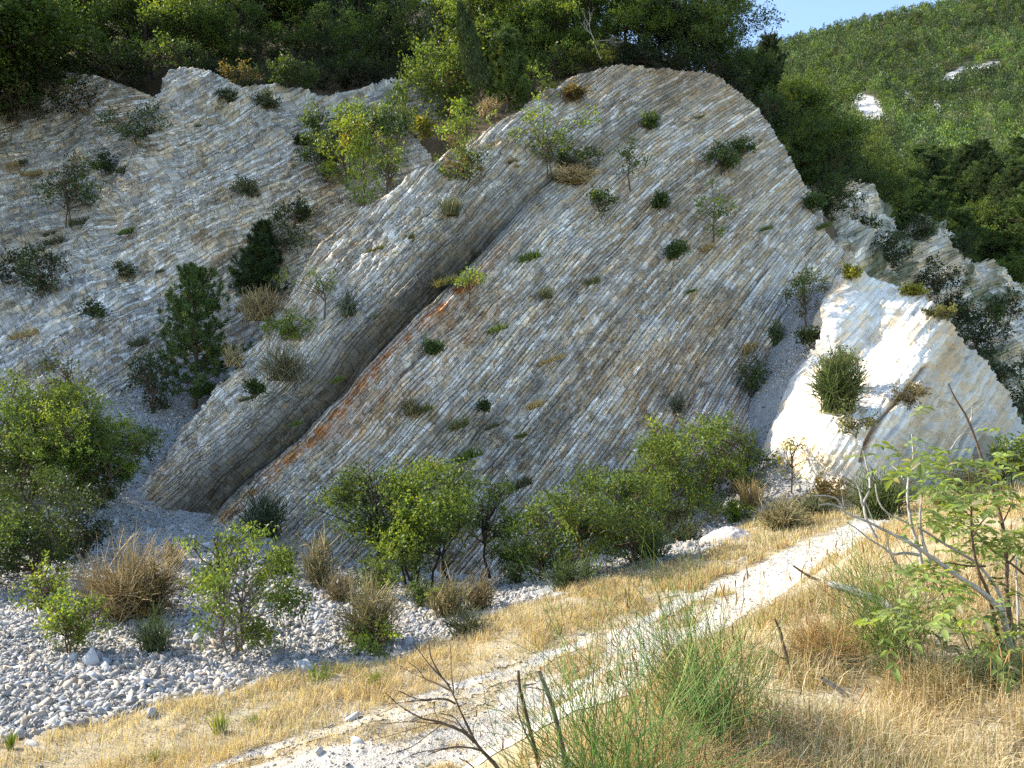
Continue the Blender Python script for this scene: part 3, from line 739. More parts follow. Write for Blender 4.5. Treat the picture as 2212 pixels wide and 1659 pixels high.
def column_tree(rng, W, H, tone, leaf=.09, dens=1.0, rag=.25, lean=0.):
    n = int(W * H * 9 / (leaf * leaf) * .5 * dens)
    f = rng.random(n) ** .9; th = rng.random(n) * 6.28
    prof = np.interp(f, [0, .06, .3, .6, .85, 1], [.35, .8, 1, .8, .45, .04])
    lump = 1 + rag * vnoise(f * H * 1.6 + 5, th * 1.4, seed=int(rng.integers(999))) + rag * .6 * vnoise(f * H * 4, th * 3, seed=3)
    r = W * .5 * prof * lump * np.sqrt(rng.uniform(.35, 1, n))
    Pp = np.stack([r * np.cos(th) + lean * f * H, r * np.sin(th), f * H + .02], 1)
    D = np.stack([np.cos(th) * .3, np.sin(th) * .3, np.ones(n)], 1) + rng.normal(0, .22, (n, 3))
    col = vary(TONES[tone], n, rng, .25, .05) * (1 + .35 * vnoise(f * H * 3, th * 2, seed=8))[:, None]
    lv, lf = leaves(Pp, D, rng.normal(size=(n, 3)), leaf * rng.uniform(.9, 1.9, n), leaf * .38)
    wv, wf = tubes([curve((0, 0, -.2), (lean * H * .8, 0, H * .8), rng, .01, 5)], [np.linspace(.018 * H + .01, .01, 5)], 6)
    return (wv, wf), (lv, lf, np.repeat(col, 4, 0))

def broom(rng, W, H, tone, n=160, thick=.004, tone2=None, spread=1.0, sub=3, tipk=0):
    """a fan of thin upright stems; returns V,F,col and tip list"""
    LV = []; LF = []; LC = []; o = 0; lines = []; radii = []; cols = []; tips = []
    for i in range(n):
        th = rng.random() * 6.28; rr = rng.random() ** .6
        b = np.array([rng.normal(0, .13 * W), rng.normal(0, .10 * W), -.03])
        e = np.array([math.cos(th) * rr * W * .5 * spread, math.sin(th) * rr * W * .45 * spread, H * (rng.uniform(.45, .9) if rng.random() < .8 else rng.uniform(.85, 1.15)) * (1 - .45 * rr * rr)])
        l = curve(b, e, rng, .07, 5, .0); l[:, 2] += np.sin(np.linspace(0, 1, 5) * math.pi) * .08 * H
        mixk = .0 if tone2 is None else rng.random(); c = (np.array(TONES[tone]) * (1 - mixk) + np.array(TONES[tone2 or tone]) * mixk) * max(.4, 1.15 + rng.normal(0, .3))
        lines.append(l); radii.append(np.linspace(thick, thick * .35, 5)); cols.append(c); tips.append(l[-1])
        for _ in range(rng.integers(0, sub + 1)):
            a = l[rng.integers(1, 4)]; L2 = H * rng.uniform(.25, .5)
            d = (l[-1] - l[0]) / H + rng.normal(0, .38, 3); d /= np.linalg.norm(d)
            l2 = curve(a, a + d * L2, rng, .03, 4); lines.append(l2); radii.append(np.linspace(thick * .7, thick * .25, 4)); cols.append(c * 1.1); tips.append(l2[-1])
    V, F = tubes(lines, radii, 3)
    cc = np.concatenate([np.tile(c, (len(l) * 3, 1)) for c, l in zip(cols, lines)])
    return V, F, cc, np.array(tips)

def blades(rng, Pb, H, W, lean=.35, cols=None, dirxy=None):
    """grass blades: 5 verts each, bent"""
    n = len(Pb); th = rng.random(n) * 6.28
    d = np.stack([np.cos(th), np.sin(th), np.zeros(n)], 1)
    if dirxy is not None: d = d + dirxy; 
    H = np.broadcast_to(H, (n,)); W = np.broadcast_to(W, (n,))
    ln = (np.abs(rng.normal(0, lean, n)) * H)[:, None]
    up = np.array([0, 0, 1.])
    side = np.stack([-np.sin(th + rng.normal(0, .8, n)), np.cos(th), np.zeros(n)], 1) * W[:, None] * .5
    m = Pb + up * (H * .55)[:, None] + d * ln * .35; t = Pb + up * (H * (1 - .25 * ln[:, 0] / (H + 1e-6)).clip(.3, 1))[:, None] + d * ln
    V = np.stack([Pb - side, Pb + side, m + side * .7, m - side * .7, t], 1).reshape(-1, 3)
    i = np.arange(n)[:, None] * 5
    return V, [i + np.array([[0, 1, 2, 3]]), i + np.array([[3, 2, 4]])], (np.repeat(cols, 5, 0) if cols is not None else None)

BARK = {'grey': (.22, .19, .16), 'brown': (.13, .09, .06), 'pale': (.42, .38, .33), 'dark': (.06, .045, .035)}
def wcol(V, k, rng): return np.array(BARK[k]) * (1 + .2 * rng.normal(size=(len(V), 1))).clip(.5, 1.5)

def put(name, cat, label, loc, wood, leaf, lm=None, bark='brown', group=None, part=('trunk', 'crown'), rng=None, rz=0):
    rng = rng or np.random.default_rng(1)
    t = thing(name, label, cat, tuple(loc), group); t.rotation_euler = (0, 0, rz)
    obj(part[0], mesh_np(part[0], wood[0], wood[1], M_bark, wcol(wood[0], bark, rng), True), t)
    obj(part[1], mesh_np(part[1], leaf[0], leaf[1], lm or M_leaf, leaf[2]), t)
    return t

def copy_tree(t, loc, sx, sz, rz, label, group=None, rx=0, ry=0):
    c = t.copy(); C.objects.link(c); c.location = tuple(loc); c.scale = (sx, sx, sz); c.rotation_euler = (rx, ry, rz)
    c["label"] = label
    if group: c["group"] = group
    for ch in t.children:
        k = ch.copy(); C.objects.link(k); k.parent = c
    return c

#@@PLANTS
# ------------------------------------------------------------------ placing plants
SH = {'M': shM, 'L': shL, 'O': shO, 'B': shB}
def place(surf, u, v):
    if surf == 'G':
        Y = hit(u, v); p = P(u, v, Y); return np.array([p[0], p[1], float(gz(p[0], p[1]))]), Y
    if isinstance(surf, (int, float)): return P(u, v, surf), surf
    Y = float(SH[surf].Y(np.float64(u), np.float64(v))) - .15
    return P(u, v, Y), Y

SEED = [1000]
def plant(kind, surf, u, v, w, h, tone, label, cat='shrub', group=None, bark='brown', **kw):
    if surf == 'M' and kind == 'bush' and tone in ('dark', 'deep'): tone = 'mid' if tone == 'dark' else 'dark'; kw.setdefault('dens', .6); kw.setdefault('open_', .6)
    SEED[0] += 1; rng = np.random.default_rng(SEED[0])
    loc, Y = place(surf, u, v); W = w / FPX * Y; H = h / FPX * Y; px = Y / FPX
    if kind in ('bush', 'tree'):
        st = kw.pop('stems', 3 if kind == 'bush' else 1)
        a, b = crown_tree(rng, W, H, tone, leaf=kw.pop('leaf', 6.5) * px, stems=st, base=kw.pop('base', .04 if kind == 'bush' else .2), **kw)
        nm = 'shrub' if kind == 'bush' else 'tree'
        return put(nm, cat, label, loc, a, b, M_leaf, bark, group, ('stems', 'foliage') if kind == 'bush' else ('trunk', 'crown'), rng)
    if kind == 'pine':
        a, b = pine_tree(rng, W, H, tone, needle=kw.pop('needle', 9) * px, **kw)
        return put('pine_tree', cat, label, loc, a, b, M_needle, bark, group, rng=rng)
    if kind == 'column':
        a, b = column_tree(rng, W, H, tone, leaf=kw.pop('leaf', 5) * px, **kw)
        return put(kw.pop('name', 'cypress_tree' if 'cypress' in cat else 'juniper'), cat, label, loc, a, b, M_needle, bark, group, rng=rng)
    if kind == 'broom':
        V, F, c, tips = broom(rng, W, H, tone, n=kw.pop('n', 130), thick=kw.pop('thick', 1.1) * px, **kw)
        t = thing('broom_bush' if 'broom' in cat else 'dry_bush', label, cat, tuple(loc), group, mesh_np('broom_stems', V, F, M_straw, c))
        return t
    if kind == 'tuft':
        n = kw.pop('n', 260); r = rng.random(n) ** .6 * W * .25; th = rng.random(n) * 6.28
        Pb = np.stack([r * np.cos(th), r * np.sin(th), np.zeros(n)], 1)
        dxy = np.stack([np.cos(th), np.sin(th), np.zeros(n)], 1) * .8
        V, F, c = blades(rng, Pb, H * rng.uniform(.5, 1.05, n), 1.8 * px, W / H * .45, vary(TONES[tone], n, rng, .25, .15), dxy)
        return thing('grass_tuft', label, cat, tuple(loc), group, mesh_np('grass_tuft', V, F, M_straw, c))

# --- bushes on the scree and along the foot of the cliff
plant('bush','G',60,1130,250,330,'bright','tall sunlit yellow-green bush nearest the left edge of the picture', tone2='green', yel=.2, dens=.85, open_=.5)
plant('bush','G',215,1100,190,210,'bright','sunlit lower bush right of the tall yellow-green one at the left', tone2='green', yel=.2)
plant('bush','G',140,1090,260,290,'green','large yellow-green bush catching the sun at the left edge, in front of the rock slope', tone2='green', yel=.2, dens=1.1)
plant('bush','G',10,1120,230,310,'green','tall green bush cut off by the left picture edge beside the large sunlit one', tone2='bright')
plant('bush','G',245,1080,150,190,'mid','darker green bush leaning over the upper scree beside the large yellow-green bush', tone2='green')
plant('bush','G',60,1270,240,250,'dark','dark shaded bush low at the left edge under the yellow-green bush', tone2='green', dens=1.2)
plant('bush','G',180,1210,130,130,'deep','low dark bush on the scree right of the shaded left edge bush')
plant('tree','G',150,930,120,185,'olive','slim olive-green young tree rising behind the large left bush, against the rock', 'tree', dens=.7)
plant('pine','G',415,880,215,285,'pine','bushy green pine standing in the gully left of the big cliff', 'pine tree', dens=1.3)
plant('bush','G',330,900,90,140,'dark','dark thin shrub just left of the gully pine')
plant('bush','G',512,1410,245,290,'green','fresh green leafy shrub with drooping leaves on the white stones, left of centre', tone2='bright', yel=.2, dens=1.15, open_=.5, droop=.7, stems=4, leaf=8.5, bark='grey')
plant('tree','G',470,1395,190,300,'green','thin sapling with drooping leaf tufts sticking up behind the leafy shrub on the stones','sapling', tone2='bright', dens=.35, open_=1, droop=.9, leaf=9, base=.3)
plant('broom','G',285,1330,230,170,'brown','wide brown half-dry bush spreading over the scree at lower left', 'dry bush', n=420, tone2='tan', sub=4, spread=1.15)
plant('bush','G',330,1345,120,120,'rust','small rusty green bush at the right side of the wide brown dry bush', dens=.7)
plant('bush','G',85,1330,105,100,'bright','small bright green bush on the stones nearest the left edge', yel=.2, leaf=8, dens=.8)
plant('bush','G',155,1415,125,135,'bright','bright green low bush growing among white stones below the brown bush', tone2='green', yel=.2, leaf=8)
plant('broom','G',135,1205,90,75,'green','small green broom tuft beside the shaded bushes at left', 'broom bush', n=110)
plant('broom','G',335,1415,100,95,'grey','grey-green broom tuft below the brown dry bush', 'broom bush', n=140, tone2='green')
plant('broom','G',375,1230,70,60,'tan','small pale dry tuft on the scree behind the brown bush', 'dry bush', n=90)
plant('broom','G',570,1165,130,105,'grey','dark broom bush at the foot of the orange stained beds', 'broom bush', n=190, tone2='dark')
plant('broom','G',612,1245,80,90,'grey','narrow green broom right below the dark broom bush', 'broom bush', n=100, tone2='olive')
plant('broom','G',688,1270,100,110,'olive','yellowish broom bush at the cliff foot left of the large central bush', 'broom bush', n=150, tone2='tan')
plant('broom','G',735,1300,80,70,'brown','brown dry bush between the yellowish broom and the central bush', 'dry bush', n=120)
plant('bush','G',815,1295,105,85,'green','low green bush on the stones in front of the central bush', tone2='bright')
plant('broom','G',800,1395,170,150,'olive','pale broom fan on the edge of the stones at the lower centre', 'broom bush', n=260, tone2='tan')
plant('bush','G',810,1415,125,70,'bright','bright green leafy herb at the base of the pale broom fan', leaf=7, stems=5)
plant('bush','G',893,1272,330,290,'green','large green bush with several dark trunks at the centre foot of the cliff', stems=6, base=.22, tone2='bright', leaf=7.5, yel=.15, dens=1.25, bark='dark')
plant('tree','G',800,1265,215,270,'mid','slender tree leaning left out of the large central bush','tree', tone2='green', base=.35, leaf=8, dens=.6, bark='dark', open_=.5)
plant('tree','G',975,1262,150,215,'green','slender tree on the right side of the large central bush','tree', tone2='yellow', base=.3, leaf=8, dens=.7, bark='dark')
plant('tree','G',1065,1255,130,215,'green','thin upright dark-stemmed tree right of the central bush', 'tree', base=.25, leaf=8, dens=1.3, bark='dark')
plant('bush','G',1115,1262,110,120,'green','rounded green bush between the thin upright tree and the row of shrubs', tone2='mid', leaf=7)
plant('bush','G',905,1320,60,60,'mid','small dark green bush directly below the central trunks')
plant('broom','G',970,1340,120,95,'olive','yellow-green broom at the upper edge of the grass in the centre', 'broom bush', n=170, tone2='tan')
plant('bush','G',955,1330,50,50,'bright','small bright green herb within the yellow-green broom')
plant('broom','G',1035,1320,95,85,'brown','brown dry bush below the thin upright tree', 'dry bush', n=140)
plant('broom','G',1010,1375,130,60,'grey','low grey twiggy bush on the golden grass edge', 'dry bush', n=120, tone2='olive')
plant('bush','G',1165,1260,160,175,'green','small dark bush left of the long row of green shrubs', tone2='green', leaf=8)
plant('bush','G',1265,1250,220,230,'green','dense green bush in the middle of the row under the pale cliff', tone2='mid', leaf=8, yel=.2, dens=1.1)
plant('bush','G',1365,1225,190,215,'green','green bush between the middle bush and the tall rounded one', tone2='green', leaf=7)
plant('bush','G',1445,1165,265,260,'green','tall rounded yellow-green bush, largest of the row right of centre', tone2='bright', leaf=7, yel=.3, dens=1.1, stems=4)
plant('bush','G',1590,1060,150,150,'mid','dark green bush against the scree right of the tall rounded bush', tone2='mid')
plant('bush','G',1530,1090,90,120,'green','lighter bush joining the tall rounded bush and the dark one')
plant('broom','G',1230,1275,130,75,'grey','grey-green broom in the shade below the row of shrubs', 'broom bush', n=150, tone2='green')
plant('broom','G',1400,1215,130,90,'grey','green broom below the right end of the shrub row', 'broom bush', n=180, tone2='green')
plant('broom','G',1480,1175,100,60,'olive','olive broom at the path side below the tall rounded bush', 'broom bush', n=120)
plant('tree','G',1708,1065,115,125,'yellow','small thin tree with reddish yellow leaves in front of the white outcrop', 'tree', dens=.45, open_=.6, yel=.35, tone2='olive', leaf=6)
plant('tuft','G',1620,1095,80,75,'tan','upright straw-coloured grass tuft left of the small reddish tree', 'grass tuft')
plant('bush','G',1590,1125,75,45,'bright','low bright green plant beside the pinkish gravel mound')
plant('broom','G',1690,1145,150,70,'olive','low olive broom patch behind the path bend', 'broom bush', n=200, tone2='tan')
plant('bush','G',1795,1085,115,55,'rust','low reddish-dark bush at the foot of the white outcrop', dens=1.1)
plant('broom','G',1760,1120,110,60,'grey','grey-green broom under the low reddish bush', 'broom bush', n=120, tone2='olive')
plant('broom','G',1900,1120,160,110,'green','green grassy broom behind the dead branches at right', 'broom bush', n=260, tone2='olive')
plant('bush','G',2185,1060,120,110,'green','green bush at the right edge below the shaded outcrop', leaf=8)
plant('bush','G',2080,1075,110,70,'olive','low olive bush on pale ground behind the leafy sapling')
# --- plants on the big cliff
plant('tree','M',1012,655,70,70,'bright','small bright green sapling just below the dark band of the cliff', 'sapling', dens=.6, base=.3)
plant('bush','M',622,735,100,55,'bright','flat bright yellow-green shrub on the upper left edge of the cliff', leaf=7)
plant('tree','M',700,690,140,125,'bright','thin crooked sapling with sparse leaves near the cliff edge', 'sapling', dens=.28, open_=.8, base=.35)
plant('broom','M',612,820,125,80,'brown','reddish brown broom on the lower left part of the cliff', 'broom bush', n=170, tone2='grey')
plant('broom','M',752,680,55,55,'grey','small grey broom right of the crooked sapling', 'broom bush', n=70)
plant('tuft','M',977,465,60,50,'grey','pale green grass tuft above the dark band', 'grass tuft')
plant('bush','M',1005,395,130,95,'green','round yellowish shrub on the cliff near its upper left edge', tone2='rust', open_=.4)
plant('tree','M',998,325,95,105,'bright','light green leafy sapling on the crest left of the cliff top', 'sapling', tone2='green', base=.15)
plant('tree','M',1185,375,175,150,'green','open-crowned sapling high on the cliff above the dark band', 'sapling', tone2='bright', dens=.6, open_=.5, base=.15, stems=2)
plant('bush','M',1245,365,110,50,'dark','low dark shrub right beside the open-crowned sapling')
plant('broom','M',1240,390,130,35,'tan','mat of dry pale grass under the low dark shrub', 'dry bush', n=160)
plant('tree','M',1362,405,65,105,'green','slender sparse sapling in the upper middle of the cliff', 'sapling', dens=.3, open_=.9, base=.1)
plant('bush','M',1298,465,60,55,'dark','dark green shrub on the cliff under the slender sapling')
plant('tree','M',1542,520,75,120,'bright','bright green upright sapling on the right half of the cliff', 'sapling', tone2='green', base=.1)
plant('bush','M',1562,370,70,55,'mid','small green shrub high on the right part of the cliff')
plant('bush','M',1600,335,70,35,'dark','flat dark shrub near the upper right rim of the cliff')
plant('bush','M',1400,275,42,26,'dark','tiny dark shrub near the cliff top')
plant('bush','M',1425,450,30,26,'dark','tiny shrub left of the bright upright sapling')
plant('bush','M',1456,560,46,34,'mid','small olive shrub below and left of the bright upright sapling')
plant('tuft','M',1180,645,44,34,'grey','small green grass tuft in the middle of the cliff', 'grass tuft', n=120)
plant('bush','M',935,768,34,30,'dark','small dark shrub in the orange stained beds')
plant('broom','M',886,895,48,42,'grey','small grey-brown shrub low on the middle of the cliff', 'dry bush', n=80, tone2='brown')
plant('broom','M',1462,890,50,42,'grey','small grey broom low on the right part of the cliff', 'dry bush', n=60)
plant('bush','M',546,856,36,30,'dark','small dark round shrub near the lower left cliff edge')
plant('bush','M',1045,888,18,16,'deep','tiny dark clump in the middle of the lower cliff')
plant('bush','M',1625,845,75,70,'dark','dark shrub at the foot of the massive beds beside the scree', tone2='mid')
plant('broom','M',1680,745,45,60,'grey','thin broom growing between cliff and scree chute', 'broom bush', n=70, tone2='green')
plant('bush','M',1240,215,60,25,'rust','low reddish shrub on the cliff top rim left of the centre')
plant('bush','M',1760,455,50,35,'dark','small dark shrub at the right rim of the cliff')
plant('broom','M',505,790,60,45,'tan','dry straw tuft on the upper left cliff edge', 'dry bush', n=90)
plant('broom','M',560,690,110,70,'brown','patch of brown dry brush on the cliff edge below the crooked sapling', 'dry bush', n=200, tone2='tan')
# small growth rooted in the cracks of the faces
def small_growth():
    rs = np.random.default_rng(8); first = []
    for k, tn in enumerate(('grey', 'olive', 'green', 'tan')):
        loc, Y = place('M', 1100 + 40 * k, 600); SEED[0] += 1; rng = np.random.default_rng(SEED[0]); n = 150
        r = rng.random(n) ** .6 * .12; th = rng.random(n) * 6.28; Pb = np.stack([r * np.cos(th) * 1.6, r * np.sin(th), -.1 * r], 1)
        V, F, c = blades(rng, Pb, rng.uniform(.08, .28, n), .022, .6, vary(TONES[tn], n, rng, .25, .15), np.stack([np.cos(th), np.sin(th), 0 * th], 1) * .6)
        first.append(mesh_np('grass_tuft', V, F, M_straw, c))
    n = 0
    while n < 60:
        M_ = rs.random() < .62; surf = 'M' if M_ else 'L'; pl = polyM if M_ else polyL
        u, v = (rs.uniform(320, 1800), rs.uniform(170, 1180)) if M_ else (rs.uniform(0, 850), rs.uniform(170, 880))
        if not inpoly(np.array([u]), np.array([v]), pl)[0]: continue
        if not M_ and inpoly(np.array([u + 20]), np.array([v]), polyM)[0]: continue
        if fbm(np.array([u / 130.]), np.array([v / 90.]), oct=2, seed=44)[0] < .02 and rs.random() < .75: continue
        loc, Y = place(surf, u, v); t = thing('grass_tuft', 'tiny grassy tuft rooted in a crack of the big cliff' if M_ else 'tiny grassy tuft rooted in a crack of the left rock slope', 'grass tuft', tuple(loc),
              'tiny tufts on the big cliff' if M_ else 'tiny tufts on the left rock slope', first[rs.integers(4)])
        k = rs.uniform(.6, 1.7); t.scale = (k * rs.uniform(.9, 1.8), k, k * rs.uniform(.5, 1.1)); t.rotation_euler = (0, -.3, rs.random() * .8); n += 1
small_growth()
# --- scree chute and outcrop
plant('tree','O',1742,700,100,120,'olive','olive green shrubby tree at the top of the scree chute', 'tree', tone2='green', base=.15, leaf=6)
plant('bush','O',1752,745,60,35,'dark','dark low shrub under the olive tree of the scree chute')
plant('broom','O',1812,890,115,130,'green','tall green broom on the left edge of the sunlit white outcrop', 'broom bush', n=420, tone2='olive', thick=1.5)
plant('bush','O',1810,840,95,85,'olive','leafy olive top of growth behind the tall green broom of the outcrop', leaf=6)
plant('bush','O',1845,945,90,75,'olive','sparse leafy shrub below the tall green broom of the outcrop', dens=.6, open_=.5)
plant('bush','O',1960,885,60,60,'rust','small reddish shrub rooted in the crack of the white outcrop', dens=.5)
plant('bush','O',1970,640,45,22,'yellow','little yellow-green shrub on top of the white outcrop')
plant('bush','O',1838,600,35,25,'yellow','little yellow-green plant at the very top left of the white outcrop')
plant('bush','O',2030,690,60,30,'olive','dry olive shrub on the upper right rim of the white outcrop', dens=.6)
# --- shaded ridges behind on the right
for (u,v,w,h,l) in [(1805,470,130,120,'dark round shrub right behind the cliff rim'),(1800,400,120,100,'dark bush above the shrub behind the cliff rim'),
        (1920,590,100,95,'dark dome-shaped bush on the shaded ridge behind the white outcrop'),(1860,520,70,60,'small dark bush beside the saddle behind the cliff'),
        (2025,650,110,90,'dark green bush on the right shaded ridge'),(1990,520,80,60,'dark bush on the crest of the shaded ridge'),(2080,560,70,60,'dark bush at the rocky crest by the far right pines'),
        (2110,760,120,110,'broad dark bush lower on the shaded right ridge'),(2180,700,90,70,'dark bush near the right edge above the broad dark one'),
        (2150,850,130,100,'deep shaded bush behind the outcrop at right'),(2200,940,120,120,'deep shaded bush cut off by the right edge beside the outcrop'),
        (2060,700,80,60,'mid-size shaded bush behind the top of the outcrop')]:
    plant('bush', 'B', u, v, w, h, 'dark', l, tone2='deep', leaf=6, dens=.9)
# --- plants on the left rock slope
for (u,v,w,h,tn,l,k) in [(302,335,125,115,'mid','leafy green bush halfway up the left rock slope, in the cleft','bush'),(150,485,140,140,'mid','large sparse bush in the cleft at the left of the rock slope','bush'),
        (95,645,125,115,'dark','dark bush near the left edge of the rock slope','bush'),(225,375,60,45,'dark','small dark bush left of the leafy cleft bush','bush'),
        (40,265,130,75,'rust','brownish bush below the wood at the upper left corner','bush'),(205,240,190,60,'deep','long low dark thicket under the upper left wood','bush'),
        (515,185,80,50,'rust','small shrub on the rock crest left of centre','bush'),(620,185,85,50,'dark','dark shrub on the brown soil above the rock slope','bush'),
        (530,425,60,35,'grey','thin grey shrub in the middle of the left rock slope','bush'),(490,225,42,28,'grey','tiny shrub below the rock crest','bush'),
        (605,560,110,100,'mid','green bush on the upper gully side behind the cliff edge','bush'),(640,490,70,60,'dark','small dark bush above the gully bush','bush'),
        (655,312,26,14,'deep','tiny dark clump right on the left rock slope','bush'),(580,235,50,30,'grey','small grey shrub below the brown soil','bush'),(20,620,110,90,'deep','dark thicket at the left picture edge halfway up','bush'),
        (275,600,40,30,'grey','faint grey shrub low on the left rock slope','bush'),(205,690,60,40,'dark','small dark shrub low on the left rock slope','bush'),(700,330,120,100,'mid','shaded bush between the rock slope and the gully trees','bush')]:
    plant(k, 'L', u, v, w, h, tn, l, leaf=6, dens=.65, tone2='dark' if tn != 'dark' else 'mid')
plant('pine','L',552,650,120,120,'dark','dark young pine at the top of the gully beside the cliff edge','pine tree')
plant('pine','L',575,590,60,100,'dark','slim dark pine right behind the dark young pine','pine tree')
# --- trees in the upper gully between slope and cliff
plant('column','M',782,445,75,170,'bright','bright green ragged juniper at the cliff edge','juniper', leaf=6, rag=.5, tone2=None) if False else None
plant('column',31.2,785,445,78,170,'bright','bright green ragged juniper at the cliff edge','juniper', leaf=7, rag=.5)
plant('bush',32.0,750,400,110,150,'bright','yellow-green bushy tree left of the ragged juniper', 'tree', tone2='yellow', yel=.2)
plant('tree',31.2,835,440,110,150,'bright','sunlit light green sapling right of the ragged juniper', 'sapling', tone2='green', dens=.7, base=.25)
plant('bush',34.0,700,395,100,120,'mid','dark green shrub left of the yellow-green bushy tree')
plant('bush',35.0,790,320,150,110,'green','green bush high in the gully above the bright juniper', tone2='mid')
plant('tree',36.0,885,300,145,190,'green','tall sunlit green tree at the head of the gully', 'tree', tone2='bright', base=.05, dens=1.1)
plant('column',34.5,858,300,72,110,'pine','dark green juniper cone standing in front of the gully tree', 'juniper', leaf=6, rag=.35)
plant('bush',33.5,915,300,34,48,'yellow','small yellow shrub on the gully rim')
plant('bush',37.5,970,245,170,170,'green','broad sunlit bush left of the leaning cypress', tone2='bright', dens=1.1)
plant('pine',33.6,1095,232,130,150,'pine','soft green young pine on the crest of the cliff', 'pine tree', dens=1.3, needle=10)
t = plant('column',33.0,1040,198,52,195,'dark','narrow leaning cypress on the cliff crest', 'cypress tree', leaf=5, rag=.12, dens=4.5); t.rotation_euler = (0, math.radians(-14), 0)
plant('broom',33.3,1055,250,60,45,'tan','dry straw tuft on the sandy crest below the leaning cypress', 'dry bush', n=90)
plant('bush',36.2,1140,232,130,95,'green','leafy green shrub behind the young pine on the crest', tone2='bright')
plant('bush',37.0,1205,175,110,75,'green','green shrub on the cliff top at the foot of the wood', tone2='mid')
plant('bush',36.8,1290,140,90,45,'yellow','low yellow-green shrub below the pale dead tree', tone2='green')
plant('bush',38.5,640,185,110,60,'green','sunlit green shrub on the brown soil above the rock slope', tone2='mid')
plant('bush',39.5,380,150,120,75,'green','sunlit green bush directly behind the peak of the rock slope', tone2='bright')
plant('bush',41.0,250,165,130,80,'green','green bush at the upper left left of the rock peak', tone2='mid')
# bare dead tree on the cliff top
def dead_tree(u, v, Y, h, label, seed=5):
    rng = np.random.default_rng(seed); H = h / FPX * Y; L = []; R = []
    def grow(p, d, l, r, k):
        e = p + d * l; c = curve(p, e, rng, .06, 5); L.append(c); R.append(np.linspace(r, r * .55, 5))
        if k == 0: return
        for _ in range(rng.integers(2, 4)):
            nd = d + rng.normal(0, .45, 3); nd[2] += .1; nd /= np.linalg.norm(nd); grow(c[-1], nd, l * rng.uniform(.5, .8), r * .55, k - 1)
    d = np.array([-.35, 0, 1]); d /= np.linalg.norm(d); grow(np.zeros(3), d, H * .45, .03, 4)
    V, F = tubes(L, R, 5)
    return thing('dead_tree', label, 'dead tree', tuple(P(u, v, Y)), None, mesh_np('dead_tree', V, F, M_bark, wcol(V, 'pale', rng), True))
dead_tree(1298, 128, 36.2, 90, 'bare pale dead tree on the cliff top in front of the wood')

# --- the wood above the faces
protos = []
TONES['oak'] = (.12, .17, .045)
def proto(kind, W, H, tone, **kw):
    SEED[0] += 1; rng = np.random.default_rng(SEED[0])
    if kind == 'tree': a, b = crown_tree(rng, W, H, tone, leaf=.15, stems=1, **kw); m = M_leaf
    elif kind == 'pine': a, b = pine_tree(rng, W, H, tone, needle=.24, **kw); m = M_needle
    else: a, b = column_tree(rng, W, H, tone, leaf=.14, **kw); m = M_needle
    nm = {'tree': 'tree', 'pine': 'pine_tree', 'column': 'cypress_tree'}[kind]
    t = put(nm, {'tree': 'tree', 'pine': 'pine tree', 'column': 'cypress tree'}[kind], 'x', (0, 0, 0), a, b, m, 'dark', None, rng=rng)
    t['_w'] = W; t['_h'] = H; t['_used'] = 0; return t
PT = {'oakA': proto('tree', 6, 6.5, 'oak', base=.08, tone2='mid', dens=1.2), 'oakB': proto('tree', 6, 6, 'green', base=.08, tone2='green', dens=1.2), 'oakC': proto('tree', 5.5, 7, 'mid', base=.1, tone2='dark', dens=1.2),
      'lightA': proto('tree', 5, 6, 'green', base=.08, tone2='bright', dens=1.1), 'lightB': proto('tree', 4.5, 5.5, 'bright', base=.08, tone2='green', dens=1.),  # light green trees; sunlit spots of the wood put into their colour too
      'pineA': proto('pine', 4.5, 8, 'pine', dens=.9), 'pineB': proto('pine', 5, 8.5, 'dark', dens=1.), 'cyp': proto('column', 2.0, 9, 'dark', rag=.2)}
def wood(kind, u, v, Y, hpx, label, group, z=None, wsc=1.0):
    p = PT[kind]; x = (u - CU) / FPX * Y; zz = (float(fz(x, Y)) - .3) if z is None else z
    rng = random.Random(int(u * 7 + Y * 13)); H = hpx / FPX * Y; s = H / p['_h']; sx = s * wsc * rng.uniform(.9, 1.15); rz = rng.random() * 6.28
    if not p['_used']:
        p['_used'] = 1; t = p; t.location = (x, Y, zz); t.scale = (sx, sx, s); t.rotation_euler = (0, 0, rz); t['label'] = label
        if group: t['group'] = group
    else: t = copy_tree(p, (x, Y, zz), sx, s, rz, label, group)
    return t
gf = 'trees of the wood above the rock faces'
DK = 'dark evergreen tree in the wood above the left rock slope'; LT = 'sunlit light green tree in the wood above the left rock slope'
LC = 'green tree of the wood directly above the big cliff'; DC = 'dark evergreen tree of the wood directly above the big cliff'
front = [('oakA',-60,44,300),('oakB',50,43.5,190,),('lightA',130,44,150),('lightA',215,43.6,170),('lightB',330,42.5,210),('oakC',300,45,250),('oakB',400,42.5,170),('lightA',450,43,150),
         ('oakA',480,44,190),('oakC',560,43,150),('lightB',640,44,140),('oakC',700,43.5,150),('lightA',770,44,150),('oakC',840,43.5,170),('oakA',900,44,170)]
for (k, u, Y, h) in front: wood(k, u, 0, Y, h, LT if 'light' in k else DK, gf)
for (k, u, Y, h) in [('lightA',30,47,330),('lightB',110,48,330),('lightA',190,47,340),('lightB',270,47,300),('oakC',350,48,340),('lightA',420,48,270),('lightA',500,48,330),('pineB',560,50,350),
        ('oakC',620,51,215),('pineA',690,50,300),('pineB',750,49,340),('pineA',650,54,240),('pineB',810,50,340),('lightA',860,52,300),('lightB',120,45.5,230),('oakC',-120,47,350),('pineB',-40,50,360)]:
    wood(k, u, 0, Y, h, ('tall dark pine in the wood above the rock slope' if 'pine' in k else LT if 'light' in k else DK), gf, wsc=.85 if 'pine' in k else 1.0)
